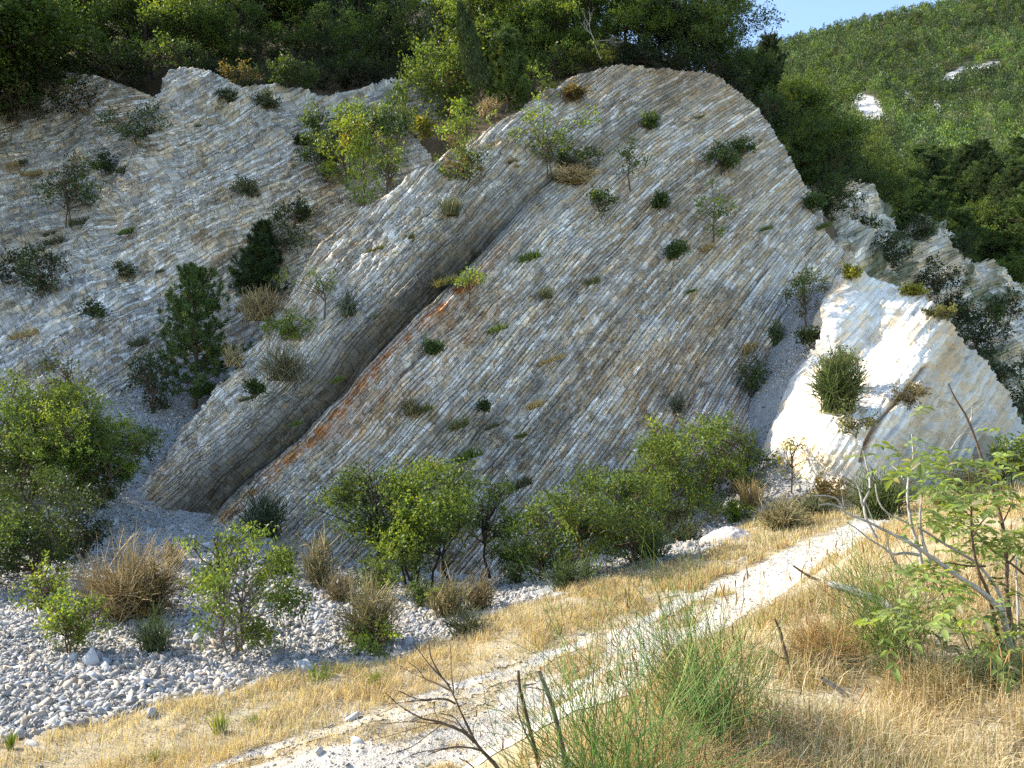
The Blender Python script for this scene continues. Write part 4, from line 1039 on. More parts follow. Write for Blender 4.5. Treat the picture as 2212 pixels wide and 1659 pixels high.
for (u, Y, h) in [(735,46,300),(775,47,320),(870,45,290),(948,41.5,330)]:
    wood('cyp', u, 0, Y, h, {735:'dark cypress left of a pair in the wood above the slope', 775:'dark cypress right of a pair in the wood above the slope', 870:'dark pointed cypress beside the gap of sky', 948:'tall green cypress right of the gap of sky'}[u], None)
for (k, u, Y, h) in [('lightA',1010,40,250),('lightB',1070,39.5,230),('oakB',1130,39,200),('lightA',1190,39,170),('oakA',1165,41,260),('oakB',1240,39.2,150),('oakA',1290,40,190),('lightA',1345,39.3,190),
        ('lightB',1395,39.2,150),('oakC',1440,39.8,150),('oakA',1490,39.5,190),('oakA',1545,39.5,185),('oakC',1590,39.3,130),('lightA',1220,43,290),('oakB',1290,44,300),('oakA',1360,43,280),('oakC',1430,43,260),
        ('oakA',1500,42.5,235),('pineB',1060,45,330),('oakA',1120,45,320),('pineA',1000,46,330),('lightB',1040,42.5,290),('oakC',1560,42,200),('oakA',1535,41,230),('oakC',1470,41,250)]:
    wood(k, u, 0, Y, h, LC if ('light' in k or k == 'oakB') else 'dark pine of the wood above the big cliff' if 'pine' in k else DC, 'trees of the wood above the big cliff')
gr = 'dark trees descending behind the right rim of the cliff'
for (k, u, v, Y, h) in [('oakA',1620,240,41,120),('pineB',1650,290,42,150),('oakB',1700,300,46,140),('oakB',1745,330,48,150),('oakA',1690,360,42,120),('pineA',1730,400,44,140),('oakB',1790,380,50,130),('oakA',1770,430,47,110),
        ('oakC',1830,440,52,120),('oakA',1880,430,56,130),('oakB',1850,390,60,130),('pineB',1665,230,50,130),('oakC',1790,470,41,90),('oakA',1920,470,56,110)]:
    wood(k, u, 0, Y, h * 1.25, 'dark tree descending behind the right rim of the big cliff', gr, z=-(v - CV) / FPX * Y - .5)
for i, (u, v, Y, w, h) in enumerate([(-60,235,42,220,110),(40,225,42,180,90),(120,215,42,140,70),(250,195,42,140,70),(180,250,41.5,120,60),(-30,200,43.5,200,90),(60,190,43,170,80),(140,175,42.8,150,70),(235,165,42.6,140,70),(310,160,42,110,60),(420,165,40,110,55),(490,185,41,110,60),(560,200,40.5,130,60),(640,195,40.8,130,60),
        (710,185,41.5,120,60),(780,180,42,120,70),(850,195,42,130,80),(920,235,41,120,100),(1240,160,37.5,110,50),(1330,140,38,120,55),(1400,140,38.2,110,50),(1470,150,38.4,110,55),(1540,175,38.2,110,60),(1590,215,38,90,60),(1640,260,38,90,70)]):
    plant('bush', float(Y), u, v + 8, w, h, 'deep' if i % 3 else 'dark', 'dark undergrowth bush along the foot of the wood', 'bush', 'undergrowth bushes at the foot of the wood', tone2='dark', dens=.9)
# unseen trees on the off-frame left spur, added to shade the rock slope
for i in range(9):
    x = -31 + .5 * i * 1.3; Y = 30 + i * 1.4
    u = CU + x / Y * FPX
    wood('oakA' if i % 2 else 'oakB', u, 0, Y, 8.0 / Y * FPX, DK, gf, z=10.5 + .4 * i)

# --- trees of the far hill: nearest ones singly, the distant wood as one mass
def hill_at(u, v):
    i = np.clip((u - 1250) / (2700 - 1250) * (hu.shape[1] - 1), 0, hu.shape[1] - 1); vs = np.interp(u, SKY_U, SKY_V)
    j = np.clip((700 - v) / (700 - vs) * (hu.shape[0] - 1), 0, hu.shape[0] - 1)
    return hB[np.asarray(j).astype(int), np.asarray(i).astype(int)]
def in_scar(u, v):
    r = np.zeros(np.shape(u), bool)
    for (a, b, ra, rb_, sl) in SCARS:
        du, dv = u - a, (v - b - 7) * .55; p = du * math.cos(sl) + dv * math.sin(sl); q = -du * math.sin(sl) + dv * math.cos(sl); r |= (p / ra) ** 2 + (q / rb_) ** 2 < 1
    return r
rngH = np.random.default_rng(77)
cand = []
cell = {}
for _ in range(60000):
    u = rngH.uniform(1560, 2420); tt = rngH.random() ** .75
    vs = float(np.interp(u, SKY_U, SKY_V)); v = 690 + (vs - 690) * tt
    if in_scar(np.array(u), np.array(v)): continue
    p = hill_at(np.array(u), np.array(v)); Y = p[1]; sp = 3.0 if Y < 130 else 3.8
    key = (int(p[0] // sp), int(p[1] // sp))
    if key in cell: continue
    cell[key] = 1; cand.append((u, v, p))
near = [c for c in cand if c[2][1] < 118]; far = [c for c in cand if c[2][1] >= 118]
rngH.shuffle(near) if False else None
for (u, v, p) in near:
    r = random.Random(int(u * 31 + v)); k = r.choice(['pineA', 'pineA', 'pineB', 'oakB', 'lightA', 'pineA']); Y = p[1]
    lab = 'green pine on the lower right hillside' if 'pine' in k else 'leafy tree among pines on the lower right hillside'
    hm = r.uniform(5.5, 8.5) if 'pine' in k else r.uniform(4.2, 6)
    wood(k, CU + p[0] / Y * FPX, 0, Y, hm / Y * FPX, lab, 'pines of the lower right hillside' if 'pine' in k else 'leafy trees of the lower right hillside', z=p[2] - .4, wsc=1.25 if 'pine' in k else 1)
def far_wood():
    rng = np.random.default_rng(5); Ps = []; Ns = []; Cs = []; Ls = []
    pal = np.array([TONES['green'], TONES['mid'], TONES['pine'], TONES['olive'], TONES['green'], TONES['bright']])
    base = np.array([c[2] for c in far]); n = len(base)
    H = rng.uniform(3.2, 6.5, n); W = rng.uniform(3.4, 5.2, n); kind = rng.random(n) < .45
    k = np.clip(320 - base[:, 1] * .48, 110, 270).astype(int)
    idx = np.repeat(np.arange(n), k); m = len(idx)
    q = rng.normal(size=(m, 3)); q /= np.linalg.norm(q, axis=1, keepdims=True); rr = rng.random((m, 1)) ** .35
    q = q * rr
    zz = q[:, 2]; taper = np.where(kind[idx], .9 - .45 * zz, 1.0)
    lump = 1 + .35 * vnoise(q[:, 0] * 3 + idx * 1.7, q[:, 1] * 3, q[:, 2] * 3, 4)
    off = np.stack([q[:, 0] * W[idx] * .5 * taper * lump, q[:, 1] * W[idx] * .5 * taper * lump, (zz * .5 * lump + .52) * H[idx]], 1)
    pos = base[idx] + off
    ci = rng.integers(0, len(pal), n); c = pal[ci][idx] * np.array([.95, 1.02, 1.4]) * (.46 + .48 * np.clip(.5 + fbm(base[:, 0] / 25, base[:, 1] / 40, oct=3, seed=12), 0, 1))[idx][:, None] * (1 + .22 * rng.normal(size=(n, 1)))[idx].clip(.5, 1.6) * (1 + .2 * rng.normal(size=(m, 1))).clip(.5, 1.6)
    ls = (.26 + base[idx, 1] * .0011) * rng.uniform(.6, 1.3, m)
    D = off * np.array([1, 1, .6]) + rng.normal(0, .8, (m, 3)); N = rng.normal(size=(m, 3)); N[:, 2] += .6
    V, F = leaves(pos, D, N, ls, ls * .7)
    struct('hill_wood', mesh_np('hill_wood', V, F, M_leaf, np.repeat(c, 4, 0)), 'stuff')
far_wood()
print('hill trees', len(near), len(far))

# ------------------------------------------------------------------ stones
def slabs(rng, pos, size, flat=.35, tilt=.5):
    n = len(pos)
    bx = np.array([[-1,-1,-1],[1,-1,-1],[1,1,-1],[-1,1,-1],[-1,-1,1],[1,-1,1],[1,1,1],[-1,1,1]], float) * .5
    V = bx[None] * (1 + rng.uniform(-.38, .22, (n, 8, 3)))
    V[:, :, 0] += rng.uniform(-.25, .25, (n, 1)) * np.sign(bx[None, :, 1])
    V[:, 4:, :2] *= rng.uniform(.25, 1.0, (n, 1, 2)); V[:, 4:, 2] += rng.uniform(-.45, .25, (n, 4)) * (rng.random((n, 1)) < .6)
    V = V * np.stack([rng.uniform(.8, 1.8, n), rng.uniform(.45, 1.1, n), rng.uniform(.4, 1.5, n) * flat], 1)[:, None] * size[:, None, None]
    a = rng.random(n) * 6.28; b = rng.normal(0, tilt, n); c = rng.normal(0, tilt, n)
    ca, sa, cb, sb, cc, sc_ = np.cos(a), np.sin(a), np.cos(b), np.sin(b), np.cos(c), np.sin(c)
    x, y, z = V[..., 0], V[..., 1], V[..., 2]
    x, y = x * ca[:, None] - y * sa[:, None], x * sa[:, None] + y * ca[:, None]
    y, z = y * cb[:, None] - z * sb[:, None], y * sb[:, None] + z * cb[:, None]
    x, z = x * cc[:, None] + z * sc_[:, None], -x * sc_[:, None] + z * cc[:, None]
    V = np.stack([x, y, z], -1) + pos[:, None]
    F = np.array([[0,3,2,1],[4,5,6,7],[0,1,5,4],[1,2,6,5],[2,3,7,6],[3,0,4,7]])
    F = (F[None] + np.arange(n)[:, None, None] * 8).reshape(-1, 4)
    col = np.array([.42, .395, .35]) * (1 + .17 * rng.normal(size=(n, 1))).clip(.5, 1.25)
    t = rng.random(n) < .18; col[t] = np.array([.50, .42, .32]) * (1 + .1 * rng.normal(size=(t.sum(), 1)))
    g = rng.random(n) < .15; col[g] = np.array([.40, .41, .42])
    return V.reshape(-1, 3), F, np.repeat(col, 8, 0)
def rubble():
    rng = np.random.default_rng(11); out = []
    for (n, x0, x1, y0, y1, mu, sg, mx) in [(270000, -11, 4, 6.5, 15, .030, .58, .12), (150000, -14, 14, 14, 34, .052, .45, .18)]:
        x = rng.uniform(x0, x1, n); y = rng.uniform(y0, y1, n); z = gz0(x, y); u, v = to_uv(x, y, z)
        w = 22 * fbm(x * 1.3, y * 1.3, oct=3, seed=9)
        k = inpoly(u + w, v + w, SCREE) & (u > -150) & (u < 2300)
        k &= ~((v < 1100) & (u > 620) & (u < 1500))
        dn = .55 + .8 * fbm(x * .7, y * .7, oct=3, seed=90); k &= rng.random(n) < np.clip(.55 + dn, .3, 1)
        x, y = x[k], y[k]; s = np.clip(np.exp(rng.normal(math.log(mu), sg, len(x))), .03, mx)
        s *= 1 - .35 * np.clip(fbm(x * .5, y * .5, oct=2, seed=92) + .2, 0, 1)
        z = gz(x, y) + s * .12
        out.append((np.stack([x, y, z], 1), s))
    pos = np.concatenate([o[0] for o in out]); s = np.concatenate([o[1] for o in out])
    V, F, c = slabs(rng, pos, s, .36, .75); struct('rubble', mesh_np('rubble', V, F, M_stone, c), 'stuff')
    # loose pebbles and chips over path and grass strip
    n = 60000; x = rng.uniform(-7, 12, n); y = rng.uniform(5.5, 19, n); u, v = to_uv(x, y, gz0(x, y)); w = 14 * fbm(x * 1.6, y * 1.6, oct=4, seed=31)
    k = inpoly(u + w, v + w, PATHA) | (rng.random(n) < .10); k &= ~inpoly(u, v, SCREE); x, y = x[k], y[k]
    s = np.clip(np.exp(rng.normal(math.log(.013), .45, len(x))), .007, .035)
    V, F, c = slabs(rng, np.stack([x, y, gz(x, y) + .012], 1), s, .5, .4); struct('gravel', mesh_np('gravel', V, F, M_stone, c * 1.0), 'stuff')
rubble()
def rock(u, v, wpx, label, surf='G', flat=.55, seed=0, cat='rock', group=None):
    rng = np.random.default_rng(seed + int(u)); loc, Y = place(surf, u, v); s = wpx / FPX * Y
    bm_V, F, c = slabs(rng, np.zeros((1, 3)), np.array([s]), flat, .3)
    me = mesh_np('rock', bm_V, F, M_stone, c * 0 + np.array([.52, .51, .48]))
    loc = loc + np.array([0, 0, s * flat * .25])
    o = thing('rock', label, cat, tuple(loc), group, me)
    b = o.modifiers.new('bevel', 'BEVEL'); b.width = s * .06; b.segments = 1
    return o
for (u, v, w, l) in [(885,1392,26,'white block at the edge of the stones beside the golden grass'),(760,1553,24,'white angular stone standing on the track at the lower centre'),(770,1607,30,'flat white stone on the track near the picture bottom'),
        (690,1635,26,'small white stone at the bottom of the track left of the flat stone'),(70,1610,32,'pale slab half sunk in the golden grass at the lower left corner'),(1690,1330 - 60,14,'small pale stone on the sunlit track'),
        (1865,1140,22,'white stone at the far end of the track'),(1150,1335,16,'small white stone on the grass strip right of centre'),(1095,1362,14,'little white stone in the grass strip left of another one'),
        (197,1443,44,'large pale slab lying on the scree under the bright green bush'),(232,1462,36,'second pale slab leaning below the large slab'),(580,1375,40,'pale upright slab under the leafy shrub on the stones'),
        (860,1300,50,'large greyish slab below the central bush trunks'),(130,1140,26,'rounded pale rock at the top of the scree by the left bushes'),(250,1130,26,'flat pale rock on the upper scree'),
        (430,1390,34,'broken slab in the middle of the lower scree'),(330,1550,34,'pale slab near the grass edge at the lower left'),(660,1450,34,'pale slab at the lower tip of the scree'),(440,1175,26,'bright stone on the scree beside the leafy shrub'),
        (1610,1215,16,'white stone on the strip beside the track, right of centre'),(10,1360,36,'pale stone cut by the left picture edge on the scree'),(1375,1300,14,'small stone at the middle of the track edge')]:
    rock(u, v, w, l)
# shared-look slabs of the scree
rs = np.random.default_rng(3); cnt = 0
while cnt < 90:
    u, v = rs.uniform(0, 950), rs.uniform(1240, 1580)
    if not inpoly(np.array([u]), np.array([v + 12]), SCREE)[0]: continue
    rock(u, v, rs.uniform(11, 22), 'angular white limestone slab lying loose on the lower scree', flat=.4, seed=cnt, cat='rock', group='loose slabs of the lower scree'); cnt += 1
# pinkish gravel mound beside the path
def mound():
    loc, Y = place('G', 1580, 1165); a, b = np.meshgrid(np.linspace(0, 1, 40), np.linspace(0, 2 * math.pi, 90))
    x = a * np.cos(b) * .62; y = a * np.sin(b) * .5; z = .30 * (1 - a ** 1.6) + .05 * fbm(x * 9, y * 9, oct=4, seed=6) - .03
    V = np.stack([x, y, z], -1).reshape(-1, 3); idx = np.arange(a.size).reshape(a.shape); F = np.stack([idx[:-1, :-1], idx[:-1, 1:], idx[1:, 1:], idx[1:, :-1]], -1).reshape(-1, 4)[:, ::-1]
    thing('gravel_mound', 'low pinkish white heap of gravel beside the path', 'gravel heap', tuple(loc), None, mesh_np('gravel_mound', V, F, M_path, np.tile(np.array([.62, .54, .48]), (len(V), 1))))
mound()

# ------------------------------------------------------------------ grasses
def grass():
    rng = np.random.default_rng(21)
    gold = np.array([.57, .455, .25]); pale = np.array([.64, .56, .38]); gre = np.array([.14, .19, .05]); brn = np.array([.30, .19, .09])
    def lay(name, n, x0, x1, y0, y1, h0, h1, wpx, thr, lean=.45, green=.08, ypow=1.0):
        y = y0 + (y1 - y0) * rng.random(n) ** ypow; x = rng.uniform(x0, x1, n) * (y + 1.5)
        z0 = gz0(x, y); u, v = to_uv(x, y, z0); w = 18 * fbm(x * 1.3, y * 1.3, oct=4, seed=9)
        k = ~inpoly(u + w, v + w - 5, SCREE); w2 = 16 * fbm(x * 1.6, y * 1.6, oct=4, seed=31)
        onp = inpoly(u + w2, v + w2 * .6, PATHA)
        strip = fbm(x * .8 + y * .8, (y - x) * 3.0, oct=4, seed=41) - .5 * np.clip((y - 9.5) / 4, 0, 1)
        k &= (~onp) | (strip > .06) | (rng.random(n) < .03)
        cl = fbm(x * 2.6, y * 2.6, oct=3, seed=61); k &= rng.random(n) < np.clip(.6 + thr * cl * 2, .06, 1)
        k &= (u > -250) & (u < 2500)
        x, y, cl, onp = x[k], y[k], cl[k], onp[k]; m = len(x); z = gz(x, y) - .005
        h = rng.uniform(h0, h1, m) * (1 + .5 * cl).clip(.4, 1.6) * np.where(onp, .5, 1)
        t = np.clip(.5 + 1.2 * fbm(x * .8, y * .8, oct=3, seed=63) + rng.normal(0, .25, m), 0, 1)[:, None]
        c = gold * (1 - t) + pale * t
        g = rng.random(m) < green * (1 + 2.5 * fbm(x * 1.1, y * 1.1, oct=2, seed=67)).clip(0, 4); c[g] = gre
        b = rng.random(m) < .15; c[b] = brn
        c = c * (1 + .18 * rng.normal(size=(m, 1))).clip(.5, 1.5)
        Wd = wpx * np.maximum(y, 2.0) / FPX
        V, F, cc = blades(rng, np.stack([x, y, z], 1), h, Wd, lean, c)
        struct(name, mesh_np(name, V, F, M_straw, cc), 'stuff')
    lay('dry_grass', 230000, -.1, 1.0, 2.0, 7.5, .05, .19, 1.7, .9, .95, .10, 1.0)
    lay('dry_grass', 400000, -.85, .75, 5.5, 13.5, .045, .16, 1.3, .6, .7, .05, .9)
    lay('dry_grass', 110000, -.2, .9, 11, 22, .06, .20, 1.5, .8, .6, .12, 1.0)
grass()
def spikes():
    """tall single flowering grass stalks on the bank with seed heads"""
    rng = np.random.default_rng(31); L = []; R = []; cc = []
    for i in range(150):
        y = rng.uniform(2.6, 5.5); x = rng.uniform(.0, .68) * y; z = float(gz(x, y)); h = rng.uniform(.22, .48)
        d = np.array([rng.normal(0, .12), rng.normal(0, .12), 1.]); b = np.array([x, y, z]); e = b + d * h
        l = curve(b, e, rng, .03, 5); r = .0011 * (y / 3); L.append(l); R.append(np.full(5, r)); cc.append((.50, .36, .16))
        hd = e + (d + rng.normal(0, .25, 3)) * rng.uniform(.04, .09); L.append(curve(e, hd, rng, .08, 5)); R.append(np.array([.6, 2.6, 2.8, 2.0, .4]) * r); cc.append((.44, .27, .12))
    V, F = tubes(L, R, 4)
    c = np.repeat(np.array(cc), 20, 0) * (1 + .12 * rng.normal(size=(len(V), 1)))
    struct('grass_stalks', mesh_np('grass_stalks', V, F, M_straw, c, True), 'stuff')
spikes()

# ------------------------------------------------------------------ foreground plants
def Z2(x, y): return (760 + x * .34358) * .86406, (1350 + y * .34358) * .86406
def Z3(x, y): return (1800 + x * .34358) * .86406, (900 + y * .34358) * .86406
def Z4(x, y): return (1280 + x * .57866) * .86406, (960 + y * .57866) * .86406
def strokes(zf, pts_list, Y, seed, jit=.0):
    rng = np.random.default_rng(seed); out = []
    for pts, r0, r1, dy in pts_list:
        pts = np.array([zf(*p) for p in pts], float); k = len(pts)
        # resample smoothly
        s = np.concatenate([[0], np.cumsum(np.linalg.norm(np.diff(pts, axis=0), axis=1))]); m = max(6, 3 * k); q = np.linspace(0, s[-1], m)
        pp = np.stack([np.interp(q, s, pts[:, 0]), np.interp(q, s, pts[:, 1])], 1)
        ker = np.array([.25, .5, .25])
        for c in (0, 1): pp[1:-1, c] = np.convolve(pp[:, c], ker, 'valid')
        Yl = Y + np.linspace(0, dy, m) + np.cumsum(rng.normal(0, .004, m))
        out.append((P(pp[:, 0], pp[:, 1], Yl), np.linspace(r0, r1, m)))
    return out
def stroke_thing(name, label, cat, zf, L, Y, bark, seed, gap=None):
    if Y is None:
        e = [zf(*p) for p in L[0][0]]; k = max(range(len(e)), key=lambda i: e[i][1]); Y = hit(e[k][0], e[k][1]) - .03
    S = strokes(zf, L, Y, seed); base = S[0][0][0].copy()
    V, F = tubes([s[0] - base for s in S], [s[1] for s in S], 6)
    rng = np.random.default_rng(seed)
    V = V + rng.normal(0, .0006, V.shape)
    return thing(name, label, cat, tuple(base), None, mesh_np(name, V, F, M_bark, wcol(V, bark, rng), True)), base
# bare twiggy shrub at the lower centre
tw = [([(1760,2450),(1650,2100),(1400,1640),(1300,1540),(1240,1470),(1180,1330),(1130,1230),(1090,1130),(1060,1060),(1000,1000),(920,860),(900,680)],.010,.0012,.1),
 ([(1100,1190),(1030,1150),(930,1160),(820,1160),(680,1095)],.004,.001,-.15),([(930,1165),(780,1172),(600,1195)],.002,.0006,-.1),([(1090,1110),(980,1050),(880,1010),(770,960),(700,915)],.0035,.0008,.15),
 ([(1060,1060),(940,940),(830,800),(790,750)],.003,.0008,.05),([(1090,1100),(1075,1000),(1065,760)],.0025,.0007,.1),([(1240,1470),(1170,1400),(1080,1360),(970,1320),(850,1300),(700,1210),(590,1110)],.006,.0008,-.2),
 ([(1190,1400),(1110,1330),(1000,1290)],.003,.001,.12),([(1000,1340),(800,1320),(560,1335)],.0025,.0006,.1),([(1290,1530),(1200,1510),(1100,1505),(980,1530),(900,1565)],.004,.001,-.12),
 ([(1080,1508),(850,1540),(720,1590),(690,1620)],.002,.0006,-.1),([(950,1180),(945,1240),(980,1310)],.0018,.0008,0),([(1300,1760),(1240,1660),(1180,1610),(1130,1590)],.004,.0012,-.05),
 ([(1170,1400),(1100,1290),(1040,1270),(990,1260)],.003,.0008,-.1),([(1000,1345),(900,1420),(800,1500),(700,1540),(600,1565)],.002,.0005,-.1),([(970,1325),(840,1360),(640,1420),(520,1450)],.002,.0005,.05),
 ([(1230,1440),(1230,1360),(1260,1300)],.002,.0008,.05),([(1110,1090),(1130,1040),(1165,960)],.0016,.0006,0),([(880,1010),(820,930),(760,890)],.0015,.0006,0),([(850,1300),(760,1330),(690,1310)],.0015,.0005,0)]
stroke_thing('twiggy_shrub', 'leafless brown twiggy shrub leaning left over the track at the bottom centre', 'dead shrub', Z2, tw, 2.7, 'brown', 1)
st1 = [([(1800,2200),(1760,1900),(1700,1600),(1650,1400),(1590,1170),(1560,1040),(1560,950)],.011,.006,.05),([(1690,1560),(1600,1380),(1545,1220),(1560,1100)],.004,.002,-.05),([(1590,1060),(1650,1050),(1690,1045)],.004,.002,0)]
stroke_thing('dead_stick', 'thinner weathered dead stem left of the foreground broom', 'dead stem', Z2, st1, 2.9, 'brown', 2)
st2 = [([(2000,2200),(1960,1900),(1890,1560),(1830,1280),(1770,1100),(1710,955)],.014,.008,.08),([(1790,1110),(1700,1080),(1620,1070)],.0025,.0015,-.05),([(1740,1000),(1690,1040),(1640,960)],.002,.001,0)]
stroke_thing('dead_stick', 'thicker split grey dead stem standing right beside the thinner one', 'dead stem', Z2, st2, 3.0, 'grey', 3)
# dead wood on the bank
dl = [([(1215,785),(1250,810),(1290,835),(1330,850)],.010,.022,.1)]
stroke_thing('dead_branch', 'short dark broken branch at the edge of the bank above the track', 'dead branch', Z4, dl, None, 'brown', 4)
dl = [([(1370,862),(1430,880),(1500,905),(1560,925),(1640,975),(1740,1040)],.020,.026,-.3),([(1430,885),(1470,870),(1500,880)],.006,.004,0)]
stroke_thing('dead_branch', 'long bleached grey branch pointing left out of the dry grass', 'dead branch', Z4, dl, None, 'pale', 5)
dl = [([(1210,1250),(1180,1160),(1160,1070),(1135,1015)],.012,.006,.05),([(1200,1190),(1150,1180),(1120,1150)],.004,.002,0)]
stroke_thing('dead_stick', 'dark dead stem in the golden dry bush on the bank', 'dead stem', Z4, dl, None, 'brown', 6)
dl = [([(1340,1270),(1380,1300),(1400,1310),(1450,1350)],.010,.014,0)]
stroke_thing('dead_branch', 'weathered branch lying in the dry grass right of the broom', 'dead branch', Z4, dl, None, 'pale', 7)

# the leafy sapling with grey dead limbs on the right
SL = [([(2150,2330),(2120,1960),(2080,1659),(2090,1500),(2060,1200),(1990,960),(1930,800),(1880,640),(1840,520),(1780,380),(1700,270),(1660,170)],.014,.004,.3),
 ([(1710,330),(1640,300),(1590,285)],.004,.0015,0),([(1820,450),(1835,400),(1835,340)],.004,.002,0),([(1820,530),(1760,540),(1710,600),(1680,655),(1620,665),(1560,635)],.004,.0015,-.1),
 ([(1860,510),(1850,500),(1910,480)],.002,.001,0),([(2120,2330),(2010,1960),(1950,1659),(1880,1560),(1830,1300),(1830,1050),(1810,800)],.011,.003,-.2),
 ([(1470,1500),(1440,1350),(1390,1200),(1360,1000),(1370,870),(1410,720),(1395,540)],.010,.003,.1),([(1410,690),(1450,620),(1540,610)],.003,.0015,.05),([(1395,590),(1430,555)],.002,.001,0),
 ([(1140,1300),(1060,1150),(1040,1030),(1090,960),(1090,860),(1060,740),(1040,660)],.008,.003,.1),([(1040,1060),(1010,930),(990,900)],.006,.003,0),([(1075,680),(1010,640)],.003,.001,0),
 ([(2130,2200),(2050,1820),(1900,1680),(1750,1590),(1560,1450),(1400,1340),(1200,1240),(1040,1160),(900,1115),(880,1060),(790,1040),(720,1055)],.018,.002,-.4),
 ([(910,1110),(860,1010),(780,985),(660,990)],.005,.0015,-.05),([(2120,2200),(2040,1700),(1880,1480),(1740,1400),(1600,1320),(1500,1250),(1380,1190),(1230,1130),(1150,1050),(1130,900)],.011,.003,.1),
 ([(1450,1420),(1350,1400),(1250,1420),(1200,1370),(1080,1300),(1000,1230),(920,1180)],.008,.002,-.1),([(1540,1480),(1480,1350),(1450,1150),(1470,980)],.009,.004,.05),
 ([(1340,1540),(1280,1490),(1230,1400),(1215,1260)],.007,.003,0),([(1340,870),(1290,800),(1240,760)],.004,.0015,.1),([(900,1100),(960,1120),(970,1050)],.0015,.0008,0),([(900,1060),(870,870)],.0015,.0006,0),
 ([(2180,2330),(2170,1900),(2160,1600),(2150,1500),(2160,1400)],.010,.004,.3),([(2212,1560),(2120,1480),(1990,1400),(1850,1240),(1740,1180),(1620,930)],.006,.001,.1),([(1830,1300),(1900,1180),(2000,1090)],.005,.001,.1),
 ([(2050,1200),(2110,1080),(2150,950)],.005,.001,.1),([(1930,1500),(1800,1500),(1650,1470),(1500,1530)],.006,.001,-.2),([(2080,1500),(2212,1350)],.005,.002,0),([(1830,1050),(1730,950),(1560,870)],.004,.001,0),
 ([(1830,1100),(1900,960),(1960,900)],.004,.001,0),([(1900,2300),(1700,1850),(1560,1600),(1380,1480),(1270,1270)],.004,.001,0),([(1060,1040),(1120,1180),(1160,1300)],.003,.001,0)]
def sapling():
    S = [(a, b * 1.05) for a, b in strokes(Z3, SL, 4.0, 9)]; base = S[0][0][0].copy(); rng = np.random.default_rng(9)
    t = thing('sapling', 'leafy sapling with crooked grey dead limbs in the right foreground', 'sapling', tuple(base))
    live = [S[i] for i in (0, 5, 22, 23, 24, 25, 26, 27, 28, 29)]; dead = [s for i, s in enumerate(S) if i not in (0, 5, 22, 23, 24, 25, 26, 27, 28, 29)]
    V, F = tubes([s[0] - base for s in live], [s[1] for s in live], 7); obj('trunk', mesh_np('trunk', V, F, M_bark, wcol(V, 'brown', rng), True), t)
    V, F = tubes([s[0] - base for s in dead], [s[1] for s in dead], 7); obj('dead_limbs', mesh_np('dead_limbs', V, F, M_bark, wcol(V, 'pale', rng), True), t)
    cl = [Z3(*p) for p in [(1560,880),(1480,840),(1430,900),(1650,800),(1780,700),(1880,700),(1700,960),(1560,1150),(1660,1200),(1750,1080),(1850,850),(1600,1560),(1500,1570),(1420,1650),(1700,1500),(1850,1400),(1950,1300),(2050,1300),
          (2100,1150),(2150,930),(2150,700),(2190,560),(1960,1080),(2000,1400),(1610,1000),(1700,860),(1760,1180),(2120,1350),(2190,1250),(1560,1090),(1350,790),(1290,610),(1260,700),(1320,680),(2190,1000),(2080,800)]]
    cl += [Z4(*p) for p in [(1640,1000),(1700,960),(1760,900),(1820,860),(1900,900),(1880,1000),(1960,1040),(2040,1000),(2120,1050),(1900,1120),(2040,1110),(1720,1030),(1990,940),(2150,960),(2090,1140),(1840,960),(1800,1020),(2180,1100),(1960,1110),(1900,350),(2000,380),
          (1820,420),(1900,470),(1850,600),(1950,560),(2060,640),(2150,580),(2180,420),(2120,330),(1780,760),(1860,800),(2080,520),(2180,700)]]
    Pp = []; D = []; N = []; Ln = []; Cc = []; rl = []; rr = []
    for (u, v) in cl:
        c0 = P(u, v, 4.0 + rng.normal(0, .28)) - base; cb = 1 + .18 * rng.normal()
        for q in range(rng.integers(3, 6)):
            c = c0 + rng.normal(0, .046, 3); az = rng.random() * 6.28; d = np.array([math.cos(az), math.sin(az), rng.normal(.1, .35)]); d /= np.linalg.norm(d)
            L = rng.uniform(.09, .17); side = np.cross(d, (0, 0, 1.)); side /= np.linalg.norm(side) + 1e-9
            rl.append(curve(c, c + d * L - np.array([0, 0, .02]), rng, .03, 4)); rr.append(np.full(4, .0009))
            for k in range(3):
                p = c + d * L * (.3 + .3 * k) - np.array([0, 0, .02 * (.3 + .3 * k)])
                for sg in (-1, 1):
                    Pp.append(p); dd = side * sg + d * .6 + np.array([0, 0, rng.normal(-.25, .25)]); D.append(dd); N.append(np.cross(side, d) + rng.normal(0, .35, 3)); Ln.append(rng.uniform(.037, .060)); Cc.append(cb * (1 + .12 * rng.normal()))
            Pp.append(c + d * L - np.array([0, 0, .02])); D.append(d + np.array([0, 0, -.35])); N.append(np.cross(side, d) + rng.normal(0, .3, 3)); Ln.append(rng.uniform(.052, .074)); Cc.append(cb)
    Pp = np.array(Pp); D = np.array(D); N = np.array(N); Ln = np.array(Ln)[:, None]; Cc = np.array(Cc)
    D /= np.linalg.norm(D, axis=1, keepdims=True); S_ = np.cross(D, N); S_ /= np.linalg.norm(S_, axis=1, keepdims=True); Up = np.cross(S_, D)
    W = Ln * .40; rowsV = []
    for (a, w, h) in [(0, 0, 0), (.22, .8, -.02), (.5, 1, -.0), (.78, .6, -.06), (1, 0, -.16)]:
        mid = Pp + D * Ln * a + Up * Ln * h
        if w == 0: rowsV += [mid]
        else: rowsV += [mid - S_ * W * w * .5 + Up * W * w * .22, mid, mid + S_ * W * w * .5 + Up * W * w * .22]
    V = np.stack(rowsV, 1).reshape(-1, 3); b = np.arange(len(Pp))[:, None] * 11
